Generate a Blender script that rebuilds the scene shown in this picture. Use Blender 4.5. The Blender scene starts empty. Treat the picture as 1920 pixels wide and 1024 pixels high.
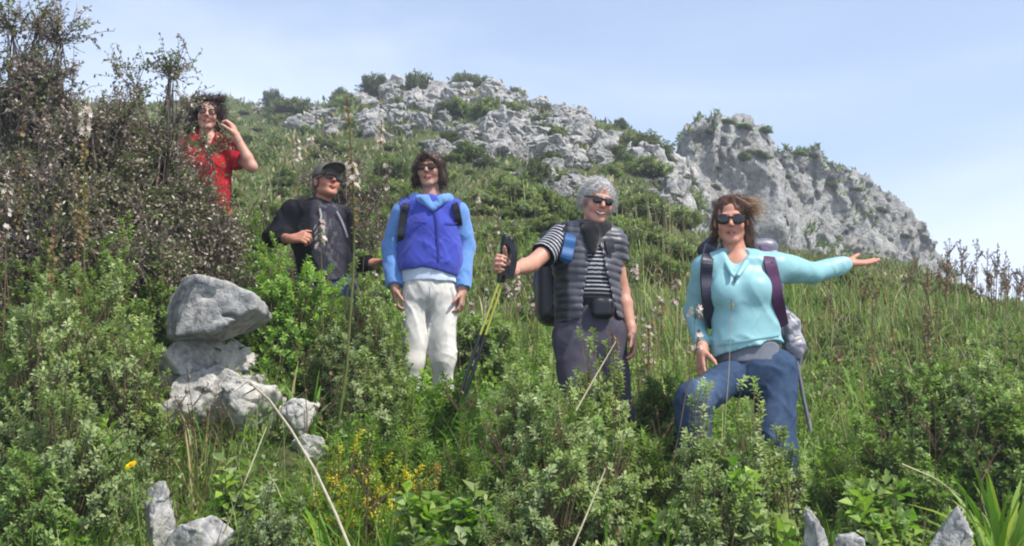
import bpy, math, random
import numpy as np
from mathutils import Vector, Matrix

random.seed(7)
RNG = np.random.default_rng(11)
scene = bpy.context.scene
COL = scene.collection
PI = math.pi


# ------------------------------------------------------------------ colours
def lin(r, g, b):
    out = []
    for v in (r, g, b):
        v /= 255.0
        out.append(v / 12.92 if v <= 0.04045 else ((v + 0.055) / 1.055) ** 2.4)
    return tuple(out)


# ------------------------------------------------------------------ camera
FPX = 2156.0            # focal length in pixels of the 1920 px wide photograph
PITCH = math.radians(10)
EZ = 2.0
CP, SP = math.cos(PITCH), math.sin(PITCH)


def at(px, py, Y):
    """point seen at pixel (px,py) of the photograph, Y metres in front of the camera"""
    a, b = (px - 960) / FPX, (512 - py) / FPX
    dx, dy, dz = a, CP - b * SP, SP + b * CP
    k = Y / dy
    return np.array([dx * k, Y, EZ + dz * k])


def project(V):
    V = np.asarray(V)
    x, y, z = V[..., 0], V[..., 1], V[..., 2] - EZ
    f = y * CP + z * SP
    u = -y * SP + z * CP
    return 960 + FPX * x / f, 512 - FPX * u / f


# ------------------------------------------------------------------ noise
def _hash(ix, iy, iz, seed):
    h = (ix.astype(np.int64) * 374761393 + iy.astype(np.int64) * 668265263
         + iz.astype(np.int64) * 2147483647 + seed * 974634771) & 0xFFFFFFFF
    h = ((h ^ (h >> 13)) * 1274126177) & 0xFFFFFFFF
    h = ((h ^ (h >> 16)) * 2246822519) & 0xFFFFFFFF
    return ((h ^ (h >> 15)) & 0xFFFFFF) / float(0xFFFFFF)


def vnoise(P, seed=0):
    """value noise, -1..1"""
    P = np.asarray(P, dtype=np.float64)
    i = np.floor(P)
    f = P - i
    f = f * f * f * (f * (f * 6 - 15) + 10)
    i = i.astype(np.int64)
    x, y, z = i[..., 0], i[..., 1], i[..., 2]
    fx, fy, fz = f[..., 0], f[..., 1], f[..., 2]
    r = 0
    for a in (0, 1):
        for b in (0, 1):
            for c in (0, 1):
                w = (fx if a else 1 - fx) * (fy if b else 1 - fy) * (fz if c else 1 - fz)
                r = r + w * _hash(x + a, y + b, z + c, seed)
    return r * 2 - 1


def fbm(P, oct=4, seed=0, gain=0.5):
    r, a, t = 0, 1.0, 0
    P = np.asarray(P, dtype=np.float64)
    for k in range(oct):
        r = r + a * vnoise(P * (2.03 ** k) + 17.3 * k, seed + k)
        t += a
        a *= gain
    return r / t


def voronoi(P, seed=0, tilt=0.0):
    """per point: F1, F2-F1, random of the nearest cell (plus a random plane through the cell)"""
    P = np.asarray(P, dtype=np.float64)
    i = np.floor(P).astype(np.int64)
    n = len(P)
    d1 = np.full(n, 9.0); d2 = np.full(n, 9.0); c1 = np.zeros(n)
    i1 = np.zeros((n, 3), np.int64); q1 = np.zeros((n, 3))
    for a in (-1, 0, 1):
        for b in (-1, 0, 1):
            for c in (-1, 0, 1):
                x, y, z = i[:, 0] + a, i[:, 1] + b, i[:, 2] + c
                q = np.stack([x + _hash(x, y, z, seed + 1), y + _hash(x, y, z, seed + 2),
                              z + _hash(x, y, z, seed + 3)], 1)
                d = np.linalg.norm(q - P, axis=1)
                cv = _hash(x, y, z, seed + 4)
                near = d < d1
                d2 = np.where(near, d1, np.minimum(d2, d))
                c1 = np.where(near, cv, c1)
                if tilt:
                    i1[near] = np.stack([x, y, z], 1)[near]; q1[near] = q[near]
                d1 = np.where(near, d, d1)
    if tilt:
        v = np.stack([_hash(i1[:, 0], i1[:, 1], i1[:, 2], seed + 5 + k) for k in range(3)], 1) - .5
        c1 = c1 + tilt * ((P - q1) * v).sum(1) * 2
    return d1, d2 - d1, c1


def smooth(a, b, x):
    t = np.clip((x - a) / (b - a), 0, 1)
    return t * t * (3 - 2 * t)


def unit(v):
    v = np.asarray(v, dtype=float)
    return v / (np.linalg.norm(v, axis=-1, keepdims=True) + 1e-12)


# ------------------------------------------------------------------ objects
def tag(o, label=None, cat=None, group=None, kind=None):
    if label: o['label'] = label
    if cat: o['category'] = cat
    if group: o['group'] = group
    if kind: o['kind'] = kind
    return o


def raw_mesh(name, V, faces, mat=None, col=None, smooth_=True):
    """faces: list of index arrays, each (n,3) or (n,4)"""
    me = bpy.data.meshes.new(name)
    V = np.asarray(V, dtype=np.float32)
    me.vertices.add(len(V))
    me.vertices.foreach_set('co', V.ravel())
    faces = [np.asarray(f, dtype=np.int32) for f in faces if len(f)]
    loops = np.concatenate([f.ravel() for f in faces]) if faces else np.zeros(0, np.int32)
    sizes = np.concatenate([np.full(len(f), f.shape[1], np.int32) for f in faces]) if faces else np.zeros(0, np.int32)
    starts = np.concatenate([[0], np.cumsum(sizes)[:-1]]).astype(np.int32) if len(sizes) else sizes
    me.loops.add(len(loops))
    me.loops.foreach_set('vertex_index', loops)
    me.polygons.add(len(sizes))
    me.polygons.foreach_set('loop_start', starts)
    if smooth_:
        me.polygons.foreach_set('use_smooth', np.ones(len(sizes), dtype=bool))
    else:
        me.polygons.foreach_set('use_smooth', np.zeros(len(sizes), dtype=bool))
    if col is not None:
        at_ = me.color_attributes.new('Col', 'FLOAT_COLOR', 'POINT')
        c = np.ones((len(V), 4), np.float32)
        c[:, :3] = col
        at_.data.foreach_set('color', c.ravel())
    me.update(calc_edges=True)
    if mat: me.materials.append(mat)
    return me


def link(name, me, parent=None, loc=None):
    o = bpy.data.objects.new(name, me)
    COL.objects.link(o)
    if parent is not None: o.parent = parent
    if loc is not None: o.location = [float(v) for v in loc]
    return o


def empty(name, loc, rz=0.0, sc=1.0):
    o = bpy.data.objects.new(name, None)
    COL.objects.link(o)
    o.location = [float(v) for v in loc]
    o.rotation_euler = (0, 0, rz)
    o.scale = (sc, sc, sc) if not hasattr(sc, '__len__') else sc
    o.empty_display_size = 0.1
    return o


def copy_tree(o, parent=None):
    c = o.copy()
    COL.objects.link(c)
    c.parent = parent
    for ch in list(o.children):
        copy_tree(ch, c)
    return c


class MB:
    """collects leaves, ribbons and tubes into one mesh"""
    def __init__(s):
        s.V, s.C, s.T, s.Q, s.n = [], [], [], [], 0

    def add(s, V, C, tris=None, quads=None):
        V = np.asarray(V, dtype=np.float32).reshape(-1, 3)
        C = np.broadcast_to(np.asarray(C, dtype=np.float32), (len(V), 3))
        s.V.append(V); s.C.append(C)
        if tris is not None and len(tris): s.T.append(np.asarray(tris) + s.n)
        if quads is not None and len(quads): s.Q.append(np.asarray(quads) + s.n)
        s.n += len(V)

    def leaves(s, P, D, N, L, W, C, fold=0.25, droop=0.15):
        """diamond leaves folded along the midrib; P,D,N (n,3), L,W (n,), C (n,3)"""
        n = len(P)
        if n == 0: return
        D = unit(D); S = unit(np.cross(D, N)); N = unit(np.cross(S, D))
        L = np.broadcast_to(L, (n,))[:, None]; W = np.broadcast_to(W, (n,))[:, None]
        m = P + D * L * 0.5
        V = np.stack([P, m + S * W * .5 + N * W * fold, P + D * L - N * L * droop, m - S * W * .5 + N * W * fold], 1)
        i = np.arange(n)[:, None] * 4
        t = np.concatenate([i + [[0, 1, 2]], i + [[0, 2, 3]]])
        s.add(V, np.repeat(np.broadcast_to(C, (n, 3)), 4, 0), tris=t)

    def ribbons(s, pts, wid, side, C):
        """pts (n,k,3), wid (n,k), side (n,3) or (n,k,3), C (n,3) or (n,k,3)"""
        n, k, _ = pts.shape
        if side.ndim == 2: side = side[:, None, :]
        o = side * wid[..., None] * .5
        V = np.stack([pts - o, pts + o], 2)                 # n,k,2,3
        C = np.asarray(C)
        if C.ndim == 2: C = np.repeat(C[:, None, :], k, 1)
        Cc = np.repeat(C[:, :, None, :], 2, 2)
        base = (np.arange(n) * k * 2)[:, None]
        q = []
        for j in range(k - 1):
            q.append(base + [[2 * j, 2 * j + 1, 2 * j + 3, 2 * j + 2]])
        s.add(V, Cc.reshape(-1, 3), quads=np.concatenate(q))

    def tubes(s, pts, rad, C, m=4):
        """pts (n,k,3), rad (n,k)"""
        n, k, _ = pts.shape
        if n == 0: return
        T = np.gradient(pts, axis=1)
        T = unit(T)
        ref = np.where(np.abs(T[..., 2:3]) > .9, np.array([1., 0, 0]), np.array([0, 0, 1.]))
        A = unit(np.cross(T, ref)); B = np.cross(T, A)
        ang = np.arange(m) / m * 2 * PI
        V = pts[:, :, None, :] + rad[:, :, None, None] * (A[:, :, None, :] * np.cos(ang)[None, None, :, None]
                                                         + B[:, :, None, :] * np.sin(ang)[None, None, :, None])
        C = np.asarray(C)
        if C.ndim == 1: C = np.broadcast_to(C, (n, 3))
        if C.ndim == 2: C = np.repeat(C[:, None, :], k, 1)
        Cc = np.repeat(C[:, :, None, :], m, 2)
        base = (np.arange(n) * k * m)[:, None]
        q = []
        for j in range(k - 1):
            for a in range(m):
                b = (a + 1) % m
                q.append(base + [[j * m + a, j * m + b, (j + 1) * m + b, (j + 1) * m + a]])
        s.add(V, Cc.reshape(-1, 3), quads=np.concatenate(q))

    def mesh(s, name, mat, origin=None, smooth_=True):
        V = np.concatenate(s.V)
        if origin is not None: V = V - np.asarray(origin, dtype=np.float32)
        fs = []
        if s.T: fs.append(np.concatenate(s.T))
        if s.Q: fs.append(np.concatenate(s.Q))
        return raw_mesh(name, V, fs, mat, np.concatenate(s.C), smooth_)

    def build(s, name, mat, parent=None, origin=None, loc=None, smooth_=True):
        return link(name, s.mesh(name, mat, origin, smooth_), parent, loc)


# ------------------------------------------------------------------ implicit solids
class Vol:
    """smooth union of tapered limbs and ellipsoids, meshed with surface nets"""
    def __init__(s, h=0.006):
        s.h, s.ops = h, []
        s.lo = np.full(3, 1e9); s.hi = np.full(3, -1e9)

    def _op(s, kind, data, lo, hi, k, grow=True):
        lo, hi = np.asarray(lo, float), np.asarray(hi, float)
        s.ops.append((kind, data, lo, hi, k))
        if grow:
            s.lo = np.minimum(s.lo, lo); s.hi = np.maximum(s.hi, hi)

    def rc(s, a, b, ra, rb, k=.015, flat='', sub=False):
        a, b = np.asarray(a, float), np.asarray(b, float)
        r = max(ra, rb)
        s._op('-rc' if sub else 'rc', (a, b, ra, rb, flat), np.minimum(a, b) - r, np.maximum(a, b) + r, k, not sub)

    def chain(s, pts, rads, k=.015, flat=''):
        for i in range(len(pts) - 1):
            s.rc(pts[i], pts[i + 1], rads[i], rads[i + 1], k, flat if i == len(pts) - 2 else '')

    def el(s, c, r, R=None, k=.015, sub=False):
        c, r = np.asarray(c, float), np.asarray(r, float) * np.ones(3)
        R = np.eye(3) if R is None else R
        e = np.max(r) if R is not None else r
        s._op('-el' if sub else 'el', (c, r, R), c - e, c + e, k, not sub)

    def loft(s, secs, xdir, k=.03, flat=''):
        """secs: (centre, rx, ry) – elliptical sections, rx along xdir"""
        for i in range(len(secs) - 1):
            (a, ax, ay), (b, bx, by) = secs[i], secs[i + 1]
            a, b = np.asarray(a, float), np.asarray(b, float)
            r = max(ax, ay, bx, by)
            fl = ('a' if (i == 0 and 'a' in flat) else '') + ('b' if (i == len(secs) - 2 and 'b' in flat) else '')
            s._op('lo', (a, b, ax, ay, bx, by, np.asarray(xdir, float), fl), np.minimum(a, b) - r, np.maximum(a, b) + r, k)

    def box(s, c, half, R=None, rnd=.01, k=.01):
        c, half = np.asarray(c, float), np.asarray(half, float)
        R = np.eye(3) if R is None else R
        e = np.linalg.norm(half)
        s._op('bx', (c, half, R, rnd), c - e, c + e, k)

    def clip(s, o, n, k=0.0, box=None):
        lo, hi = (np.full(3, -1e9), np.full(3, 1e9)) if box is None else box
        s._op('cl', (np.asarray(o, float), unit(n)), lo, hi, k, False)

    def disp(s, fn):
        s._op('fn', fn, np.zeros(3), np.zeros(3), 0, False)

    def run(s):
        h = s.h
        lo = s.lo - 4 * h
        dims = np.ceil((s.hi + 4 * h - lo) / h).astype(int) + 1
        ax = [(lo[i] + np.arange(dims[i]) * h).astype(np.float32) for i in range(3)]
        F = np.full(dims, 0.5, np.float32)
        for kind, data, blo, bhi, k in s.ops:
            m = k + 3.5 * h
            if kind == 'fn':
                idx = np.nonzero(np.abs(F) < 0.05)
                P = np.stack([ax[i][idx[i]] for i in range(3)], 1)
                F[idx] += data(P).astype(np.float32)
                continue
            sl = []
            for i in range(3):
                a = 0 if kind == 'cl' and blo[i] < -1e8 else max(0, int((blo[i] - m - lo[i]) / h))
                b = dims[i] if kind == 'cl' and bhi[i] > 1e8 else min(dims[i], int((bhi[i] + m - lo[i]) / h) + 2)
                sl.append(slice(a, b))
            sl = tuple(sl)
            X = ax[0][sl[0]][:, None, None]; Y = ax[1][sl[1]][None, :, None]; Z = ax[2][sl[2]][None, None, :]
            G = F[sl]
            if kind in ('rc', '-rc'):
                a, b, ra, rb, flat = data
                d = b - a
                L2 = float(d @ d) + 1e-12
                px, py, pz = X - a[0], Y - a[1], Z - a[2]
                t0 = (px * d[0] + py * d[1] + pz * d[2]) / L2
                t = np.clip(t0, 0, 1)
                D = np.sqrt((px - t * d[0]) ** 2 + (py - t * d[1]) ** 2 + (pz - t * d[2]) ** 2) - (ra + (rb - ra) * t)
                if 'b' in flat: D = np.maximum(D, (t0 - 1) * math.sqrt(L2))
                if 'a' in flat: D = np.maximum(D, -t0 * math.sqrt(L2))
            elif kind in ('el', '-el'):
                c, r, R = data
                px, py, pz = X - c[0], Y - c[1], Z - c[2]
                q = [(px * R[0, i] + py * R[1, i] + pz * R[2, i]) for i in range(3)]
                k0 = np.sqrt(sum((q[i] / r[i]) ** 2 for i in range(3)))
                k1 = np.sqrt(sum((q[i] / r[i] ** 2) ** 2 for i in range(3))) + 1e-6
                D = k0 * (k0 - 1) / k1
            elif kind == 'lo':
                a, b, ax_, ay_, bx_, by_, xd, flat = data
                d = b - a; L = np.linalg.norm(d); dn = d / L
                xd = unit(xd - dn * (xd @ dn)); yd = np.cross(dn, xd)
                px, py, pz = X - a[0], Y - a[1], Z - a[2]
                t0 = (px * dn[0] + py * dn[1] + pz * dn[2]) / L
                t = np.clip(t0, 0, 1)
                e = (t0 - t) * L
                u = px * xd[0] + py * xd[1] + pz * xd[2]
                v = px * yd[0] + py * yd[1] + pz * yd[2]
                rx = ax_ + (bx_ - ax_) * t; ry = ay_ + (by_ - ay_) * t
                rm = np.minimum(rx, ry)
                k0 = np.sqrt((u / rx) ** 2 + (v / ry) ** 2 + (e / rm) ** 2)
                k1 = np.sqrt((u / rx ** 2) ** 2 + (v / ry ** 2) ** 2 + (e / rm ** 2) ** 2) + 1e-6
                D = k0 * (k0 - 1) / k1
                D = np.where(k0 < .3, -rm * .7, D)
                if 'b' in flat: D = np.maximum(D, (t0 - 1) * L)
                if 'a' in flat: D = np.maximum(D, -t0 * L)
            elif kind == 'bx':
                c, half, R, rnd = data
                px, py, pz = X - c[0], Y - c[1], Z - c[2]
                q = [np.abs(px * R[0, i] + py * R[1, i] + pz * R[2, i]) - (half[i] - rnd) for i in range(3)]
                out = np.sqrt(sum(np.maximum(v, 0) ** 2 for v in q))
                D = out + np.minimum(np.maximum(np.maximum(q[0], q[1]), q[2]), 0) - rnd
            elif kind == 'cl':
                o, n = data
                D = (X - o[0]) * n[0] + (Y - o[1]) * n[1] + (Z - o[2]) * n[2]
                F[sl] = np.maximum(G, D)
                continue
            D = D.astype(np.float32)
            if kind[0] == '-':
                D = -D
                if k > 0:
                    hh = np.maximum(k - np.abs(G - D), 0) / k
                    F[sl] = np.maximum(G, D) + hh * hh * k * .25
                else:
                    F[sl] = np.maximum(G, D)
            elif k > 0:
                hh = np.maximum(k - np.abs(G - D), 0) / k
                F[sl] = np.minimum(G, D) - hh * hh * k * .25
            else:
                F[sl] = np.minimum(G, D)
        return surface_nets(F, lo, h)


def surface_nets(F, lo, h):
    I = F < 0
    cnt = np.zeros(tuple(n - 1 for n in F.shape), np.uint8)
    for a in (0, 1):
        for b in (0, 1):
            for c in (0, 1):
                cnt += I[a:F.shape[0] - 1 + a, b:F.shape[1] - 1 + b, c:F.shape[2] - 1 + c]
    act = (cnt > 0) & (cnt < 8)
    ix = np.nonzero(act)
    n = len(ix[0])
    vid = np.full(act.shape, -1, np.int32)
    vid[ix] = np.arange(n)
    cor = [(a, b, c) for a in (0, 1) for b in (0, 1) for c in (0, 1)]
    val = {q: F[ix[0] + q[0], ix[1] + q[1], ix[2] + q[2]] for q in cor}
    S = np.zeros((n, 3)); N = np.zeros(n)
    for q in cor:
        for axis in range(3):
            if q[axis] == 0:
                r = list(q); r[axis] = 1; r = tuple(r)
                f0, f1 = val[q], val[r]
                m = (f0 < 0) != (f1 < 0)
                t = np.where(m, f0 / np.where(m, f0 - f1, 1), 0)
                p = np.zeros((n, 3)); p[:] = q
                p[:, axis] = t
                S += p * m[:, None]; N += m
    V = lo + h * (np.stack(ix, 1) + S / np.maximum(N, 1)[:, None])
    quads = []
    for axis in range(3):
        s0 = [slice(None)] * 3; s1 = [slice(None)] * 3
        s0[axis] = slice(0, -1); s1[axis] = slice(1, None)
        A, B = I[tuple(s0)], I[tuple(s1)]
        e = np.nonzero(A != B)
        o1, o2 = (axis + 1) % 3, (axis + 2) % 3
        ok = (e[o1] > 0) & (e[o2] > 0) & (e[o1] < F.shape[o1] - 1) & (e[o2] < F.shape[o2] - 1)
        e = [v[ok] for v in e]
        inside = A[tuple(e)]
        def g(d1, d2):
            k = [v.copy() for v in e]
            k[o1] -= d1; k[o2] -= d2
            return vid[tuple(k)]
        q = np.stack([g(1, 1), g(0, 1), g(0, 0), g(1, 0)], 1)
        q[~inside] = q[~inside][:, ::-1]
        quads.append(q)
    Q = np.concatenate(quads)
    Q = Q[(Q >= 0).all(1)]
    return V, Q


def solid(name, vol, mat, parent=None, origin=(0, 0, 0), color=(1, 1, 1), relax=1):
    """mesh a Vol; color is a tuple or a function of world positions"""
    V, Q = vol.run()
    for _ in range(relax):          # light Laplacian relaxing removes voxel stair-steps
        acc = np.zeros_like(V); n = np.zeros(len(V))
        for a in range(4):
            b = (a + 1) % 4
            np.add.at(acc, Q[:, a], V[Q[:, b]]); np.add.at(n, Q[:, a], 1)
            np.add.at(acc, Q[:, b], V[Q[:, a]]); np.add.at(n, Q[:, b], 1)
        V = V * .5 + acc / np.maximum(n, 1)[:, None] * .5
    C = color(V) if callable(color) else np.broadcast_to(np.array(color), (len(V), 3))
    me = raw_mesh(name, V - np.asarray(origin), [Q], mat, C)
    return link(name, me, parent), V
# ------------------------------------------------------------------ materials
def new_mat(name):
    m = bpy.data.materials.new(name)
    m.use_nodes = True
    nt = m.node_tree
    b = nt.nodes['Principled BSDF']
    return m, nt, b


def N(nt, t, **kw):
    n = nt.nodes.new(t)
    for k, v in kw.items():
        if k.startswith('i_'):
            key = k[2:].replace('_', ' ')
            n.inputs[int(key) if key.isdigit() else key].default_value = v
        else:
            setattr(n, k, v)
    return n


def attr_mat(name, rough=.8, spec=.3, trans=0.0, bump=0.0, bscale=400, var=.12, vscale=60, sheen=0.0, sss=0.0, objvar=0.0):
    """colour from the mesh's own colour attribute with fine procedural variation"""
    m, nt, b = new_mat(name)
    L = nt.links.new
    a = N(nt, 'ShaderNodeVertexColor', layer_name='Col')
    tc = N(nt, 'ShaderNodeTexCoord')
    nz = N(nt, 'ShaderNodeTexNoise', i_Scale=vscale, i_Detail=4.0)
    L(tc.outputs['Object'], nz.inputs['Vector'])
    mr = N(nt, 'ShaderNodeMapRange', i_From_Min=.25, i_From_Max=.75, i_To_Min=1 - var, i_To_Max=1 + var)
    L(nz.outputs['Fac'], mr.inputs['Value'])
    val = mr.outputs['Result']
    if objvar:
        oi = N(nt, 'ShaderNodeObjectInfo')
        m2 = N(nt, 'ShaderNodeMapRange', i_To_Min=1 - objvar, i_To_Max=1 + objvar)
        L(oi.outputs['Random'], m2.inputs['Value'])
        mm = N(nt, 'ShaderNodeMath', operation='MULTIPLY')
        L(val, mm.inputs[0]); L(m2.outputs['Result'], mm.inputs[1])
        val = mm.outputs[0]
    vm = N(nt, 'ShaderNodeVectorMath', operation='SCALE')
    L(a.outputs['Color'], vm.inputs[0]); L(val, vm.inputs['Scale'])
    L(vm.outputs['Vector'], b.inputs['Base Color'])
    b.inputs['Roughness'].default_value = rough
    b.inputs['Specular IOR Level'].default_value = spec
    if sheen:
        b.inputs['Sheen Weight'].default_value = sheen
        b.inputs['Sheen Roughness'].default_value = .5
    if sss:
        b.inputs['Subsurface Weight'].default_value = sss
        b.inputs['Subsurface Radius'].default_value = (.02, .008, .004)
        b.inputs['Subsurface Scale'].default_value = .4
    if bump:
        bn = N(nt, 'ShaderNodeTexNoise', i_Scale=bscale, i_Detail=3.0)
        L(tc.outputs['Object'], bn.inputs['Vector'])
        bp = N(nt, 'ShaderNodeBump', i_Strength=bump, i_Distance=.004)
        L(bn.outputs['Fac'], bp.inputs['Height'])
        L(bp.outputs['Normal'], b.inputs['Normal'])
    if trans:
        tr = N(nt, 'ShaderNodeBsdfTranslucent')
        gm = N(nt, 'ShaderNodeVectorMath', operation='MULTIPLY')
        gm.inputs[1].default_value = (1.15, 1.25, .6)
        L(vm.outputs['Vector'], gm.inputs[0])
        L(gm.outputs['Vector'], tr.inputs['Color'])
        mx = N(nt, 'ShaderNodeMixShader', i_0=trans)
        L(b.outputs[0], mx.inputs[1]); L(tr.outputs[0], mx.inputs[2])
        L(mx.outputs[0], nt.nodes['Material Output'].inputs['Surface'])
    return m


M_SKIN = attr_mat('skin', rough=.5, spec=.35, bump=.12, bscale=300, var=.08, vscale=50, sss=.12)
M_FLEECE = attr_mat('fleece', rough=.95, spec=.1, bump=.35, bscale=260, var=.10, vscale=45, sheen=.25)
M_CLOTH = attr_mat('cloth', rough=.85, spec=.15, bump=.3, bscale=350, var=.10, vscale=30)
M_SATIN = attr_mat('smooth_jersey', rough=.42, spec=.35, bump=.12, bscale=400, var=.05, vscale=20)
M_NYLON = attr_mat('nylon', rough=.42, spec=.45, bump=.15, bscale=200, var=.12, vscale=40)
M_DENIM = attr_mat('denim', rough=.9, spec=.12, bump=.4, bscale=500, var=.16, vscale=35)
M_HAIR = attr_mat('hair', rough=.5, spec=.3, var=.25, vscale=120)
M_LENS = attr_mat('dark_lens', rough=.08, spec=.6, var=.02)
M_PLASTIC = attr_mat('matte_plastic', rough=.5, spec=.35, var=.08)
M_METAL = attr_mat('painted_metal', rough=.3, spec=.6, var=.05)
M_LEAF = attr_mat('leaf', rough=.5, spec=.35, trans=.42, var=.18, vscale=9, objvar=.10)
M_WAXY = attr_mat('waxy_leaf', rough=.38, spec=.5, trans=.15, var=.2, vscale=7, objvar=.05)
M_GRASS = attr_mat('grass_blade', rough=.5, spec=.3, trans=.3, var=.25, vscale=1.2)
M_STEM = attr_mat('plant_stem', rough=.8, spec=.2, var=.2, vscale=30)
M_PETAL = attr_mat('petal', rough=.6, spec=.2, trans=.35, var=.1, vscale=30)


def rock_mat(name, scale=1.0, light=(.40, .395, .375), dark=(.13, .13, .125), warm=(.30, .25, .19), bump=1.0, bdist=.05):
    m, nt, b = new_mat(name)
    L = nt.links.new
    tc = N(nt, 'ShaderNodeTexCoord')
    mp = N(nt, 'ShaderNodeMapping')
    mp.inputs['Scale'].default_value = (scale,) * 3
    L(tc.outputs['Object'], mp.inputs['Vector'])
    n1 = N(nt, 'ShaderNodeTexNoise', i_Scale=2.6, i_Detail=9.0, i_Roughness=.68)
    n2 = N(nt, 'ShaderNodeTexNoise', i_Scale=11.0, i_Detail=7.0, i_Roughness=.7)
    n3 = N(nt, 'ShaderNodeTexNoise', i_Scale=1.3, i_Detail=3.0)
    vo = N(nt, 'ShaderNodeTexVoronoi', feature='DISTANCE_TO_EDGE', i_Scale=3.3)
    wn = N(nt, 'ShaderNodeTexNoise', i_Scale=4.0, i_Detail=4.0)
    va = N(nt, 'ShaderNodeVectorMath', operation='MULTIPLY_ADD')
    va.inputs[1].default_value = (.9, .9, .9)
    for n in (n1, n2, n3, wn): L(mp.outputs['Vector'], n.inputs['Vector'])
    L(wn.outputs['Color'], va.inputs[0]); L(mp.outputs['Vector'], va.inputs[2])
    L(va.outputs['Vector'], vo.inputs['Vector'])
    r1 = N(nt, 'ShaderNodeValToRGB')
    r1.color_ramp.elements[0].position = .36; r1.color_ramp.elements[0].color = (*dark, 1)
    r1.color_ramp.elements[1].position = .58; r1.color_ramp.elements[1].color = (*light, 1)
    e = r1.color_ramp.elements.new(.46); e.color = (*[.45 * a + .55 * c for a, c in zip(dark, light)], 1)
    L(n1.outputs['Fac'], r1.inputs['Fac'])
    mr = N(nt, 'ShaderNodeMapRange', i_From_Min=.55, i_From_Max=.72, i_To_Max=.55)
    L(n3.outputs['Fac'], mr.inputs['Value'])
    mx = N(nt, 'ShaderNodeMix', data_type='RGBA')
    mx.inputs[7].default_value = (*warm, 1)
    L(mr.outputs['Result'], mx.inputs[0]); L(r1.outputs['Color'], mx.inputs[6])
    m2 = N(nt, 'ShaderNodeMapRange', i_From_Min=.3, i_From_Max=.7, i_To_Min=.62, i_To_Max=1.28)
    L(n2.outputs['Fac'], m2.inputs['Value'])
    sc = N(nt, 'ShaderNodeVectorMath', operation='SCALE')
    L(mx.outputs[2], sc.inputs[0]); L(m2.outputs['Result'], sc.inputs['Scale'])
    L(sc.outputs['Vector'], b.inputs['Base Color'])
    b.inputs['Roughness'].default_value = .92
    b.inputs['Specular IOR Level'].default_value = .125
    cr = N(nt, 'ShaderNodeMapRange', i_From_Max=.10, i_To_Max=.14)
    L(vo.outputs['Distance'], cr.inputs['Value'])
    h1 = N(nt, 'ShaderNodeMath', operation='MULTIPLY_ADD', i_1=.9)
    L(n1.outputs['Fac'], h1.inputs[0]); L(cr.outputs['Result'], h1.inputs[2])
    h2 = N(nt, 'ShaderNodeMath', operation='MULTIPLY_ADD', i_1=.35)
    L(n2.outputs['Fac'], h2.inputs[0]); L(h1.outputs[0], h2.inputs[2])
    bp = N(nt, 'ShaderNodeBump', i_Strength=bump, i_Distance=bdist)
    L(h2.outputs[0], bp.inputs['Height'])
    L(bp.outputs['Normal'], b.inputs['Normal'])
    return m


M_ROCK = rock_mat('pale_limestone', 3.2, light=(.40, .39, .37), dark=(.18, .175, .17), bump=.7, bdist=.02)
M_WHITE = rock_mat('white_limestone', 3.2, light=(.50, .48, .44), dark=(.26, .25, .23), bump=.7, bdist=.02)
M_CLIFF = rock_mat('cliff_limestone', .55, light=(.40, .395, .375), dark=(.19, .188, .18), warm=(.26, .225, .18), bump=1.0, bdist=.28)
M_OUTCROP = rock_mat('outcrop_limestone', .8, light=(.43, .42, .395), dark=(.23, .225, .215), bump=1.0, bdist=.12)


def ground_mat():
    m, nt, b = new_mat('hillside_soil')
    L = nt.links.new
    tc = N(nt, 'ShaderNodeTexCoord')
    n1 = N(nt, 'ShaderNodeTexNoise', i_Scale=.35, i_Detail=8.0, i_Roughness=.65)
    n2 = N(nt, 'ShaderNodeTexNoise', i_Scale=5.0, i_Detail=8.0, i_Roughness=.7)
    L(tc.outputs['Object'], n1.inputs['Vector']); L(tc.outputs['Object'], n2.inputs['Vector'])
    r = N(nt, 'ShaderNodeValToRGB')
    els = r.color_ramp.elements
    els[0].position = .3; els[0].color = (.028, .035, .014, 1)
    els[1].position = .72; els[1].color = (.115, .10, .055, 1)
    e = els.new(.45); e.color = (.055, .072, .024, 1)
    e = els.new(.58); e.color = (.085, .098, .038, 1)
    ad = N(nt, 'ShaderNodeMath', operation='MULTIPLY_ADD', i_1=.5)
    ml = N(nt, 'ShaderNodeMath', operation='MULTIPLY', i_1=.5)
    L(n1.outputs['Fac'], ml.inputs[0]); L(n2.outputs['Fac'], ad.inputs[0]); L(ml.outputs[0], ad.inputs[2])
    L(ad.outputs[0], r.inputs['Fac'])
    L(r.outputs['Color'], b.inputs['Base Color'])
    b.inputs['Roughness'].default_value = 1
    b.inputs['Specular IOR Level'].default_value = .1
    bp = N(nt, 'ShaderNodeBump', i_Strength=.9, i_Distance=.08)
    L(n2.outputs['Fac'], bp.inputs['Height']); L(bp.outputs['Normal'], b.inputs['Normal'])
    return m


M_GROUND = ground_mat()
m_ = bpy.data.materials.new('thin_haze')
m_.use_nodes = True
nt_ = m_.node_tree
nt_.nodes.remove(nt_.nodes['Principled BSDF'])
pv = N(nt_, 'ShaderNodeVolumePrincipled')
pv.inputs['Color'].default_value = (.86, .92, 1.0, 1)
pv.inputs['Density'].default_value = .0019
pv.inputs['Anisotropy'].default_value = .0
nt_.links.new(pv.outputs[0], nt_.nodes['Material Output'].inputs['Volume'])
M_HAZE = m_

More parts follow.
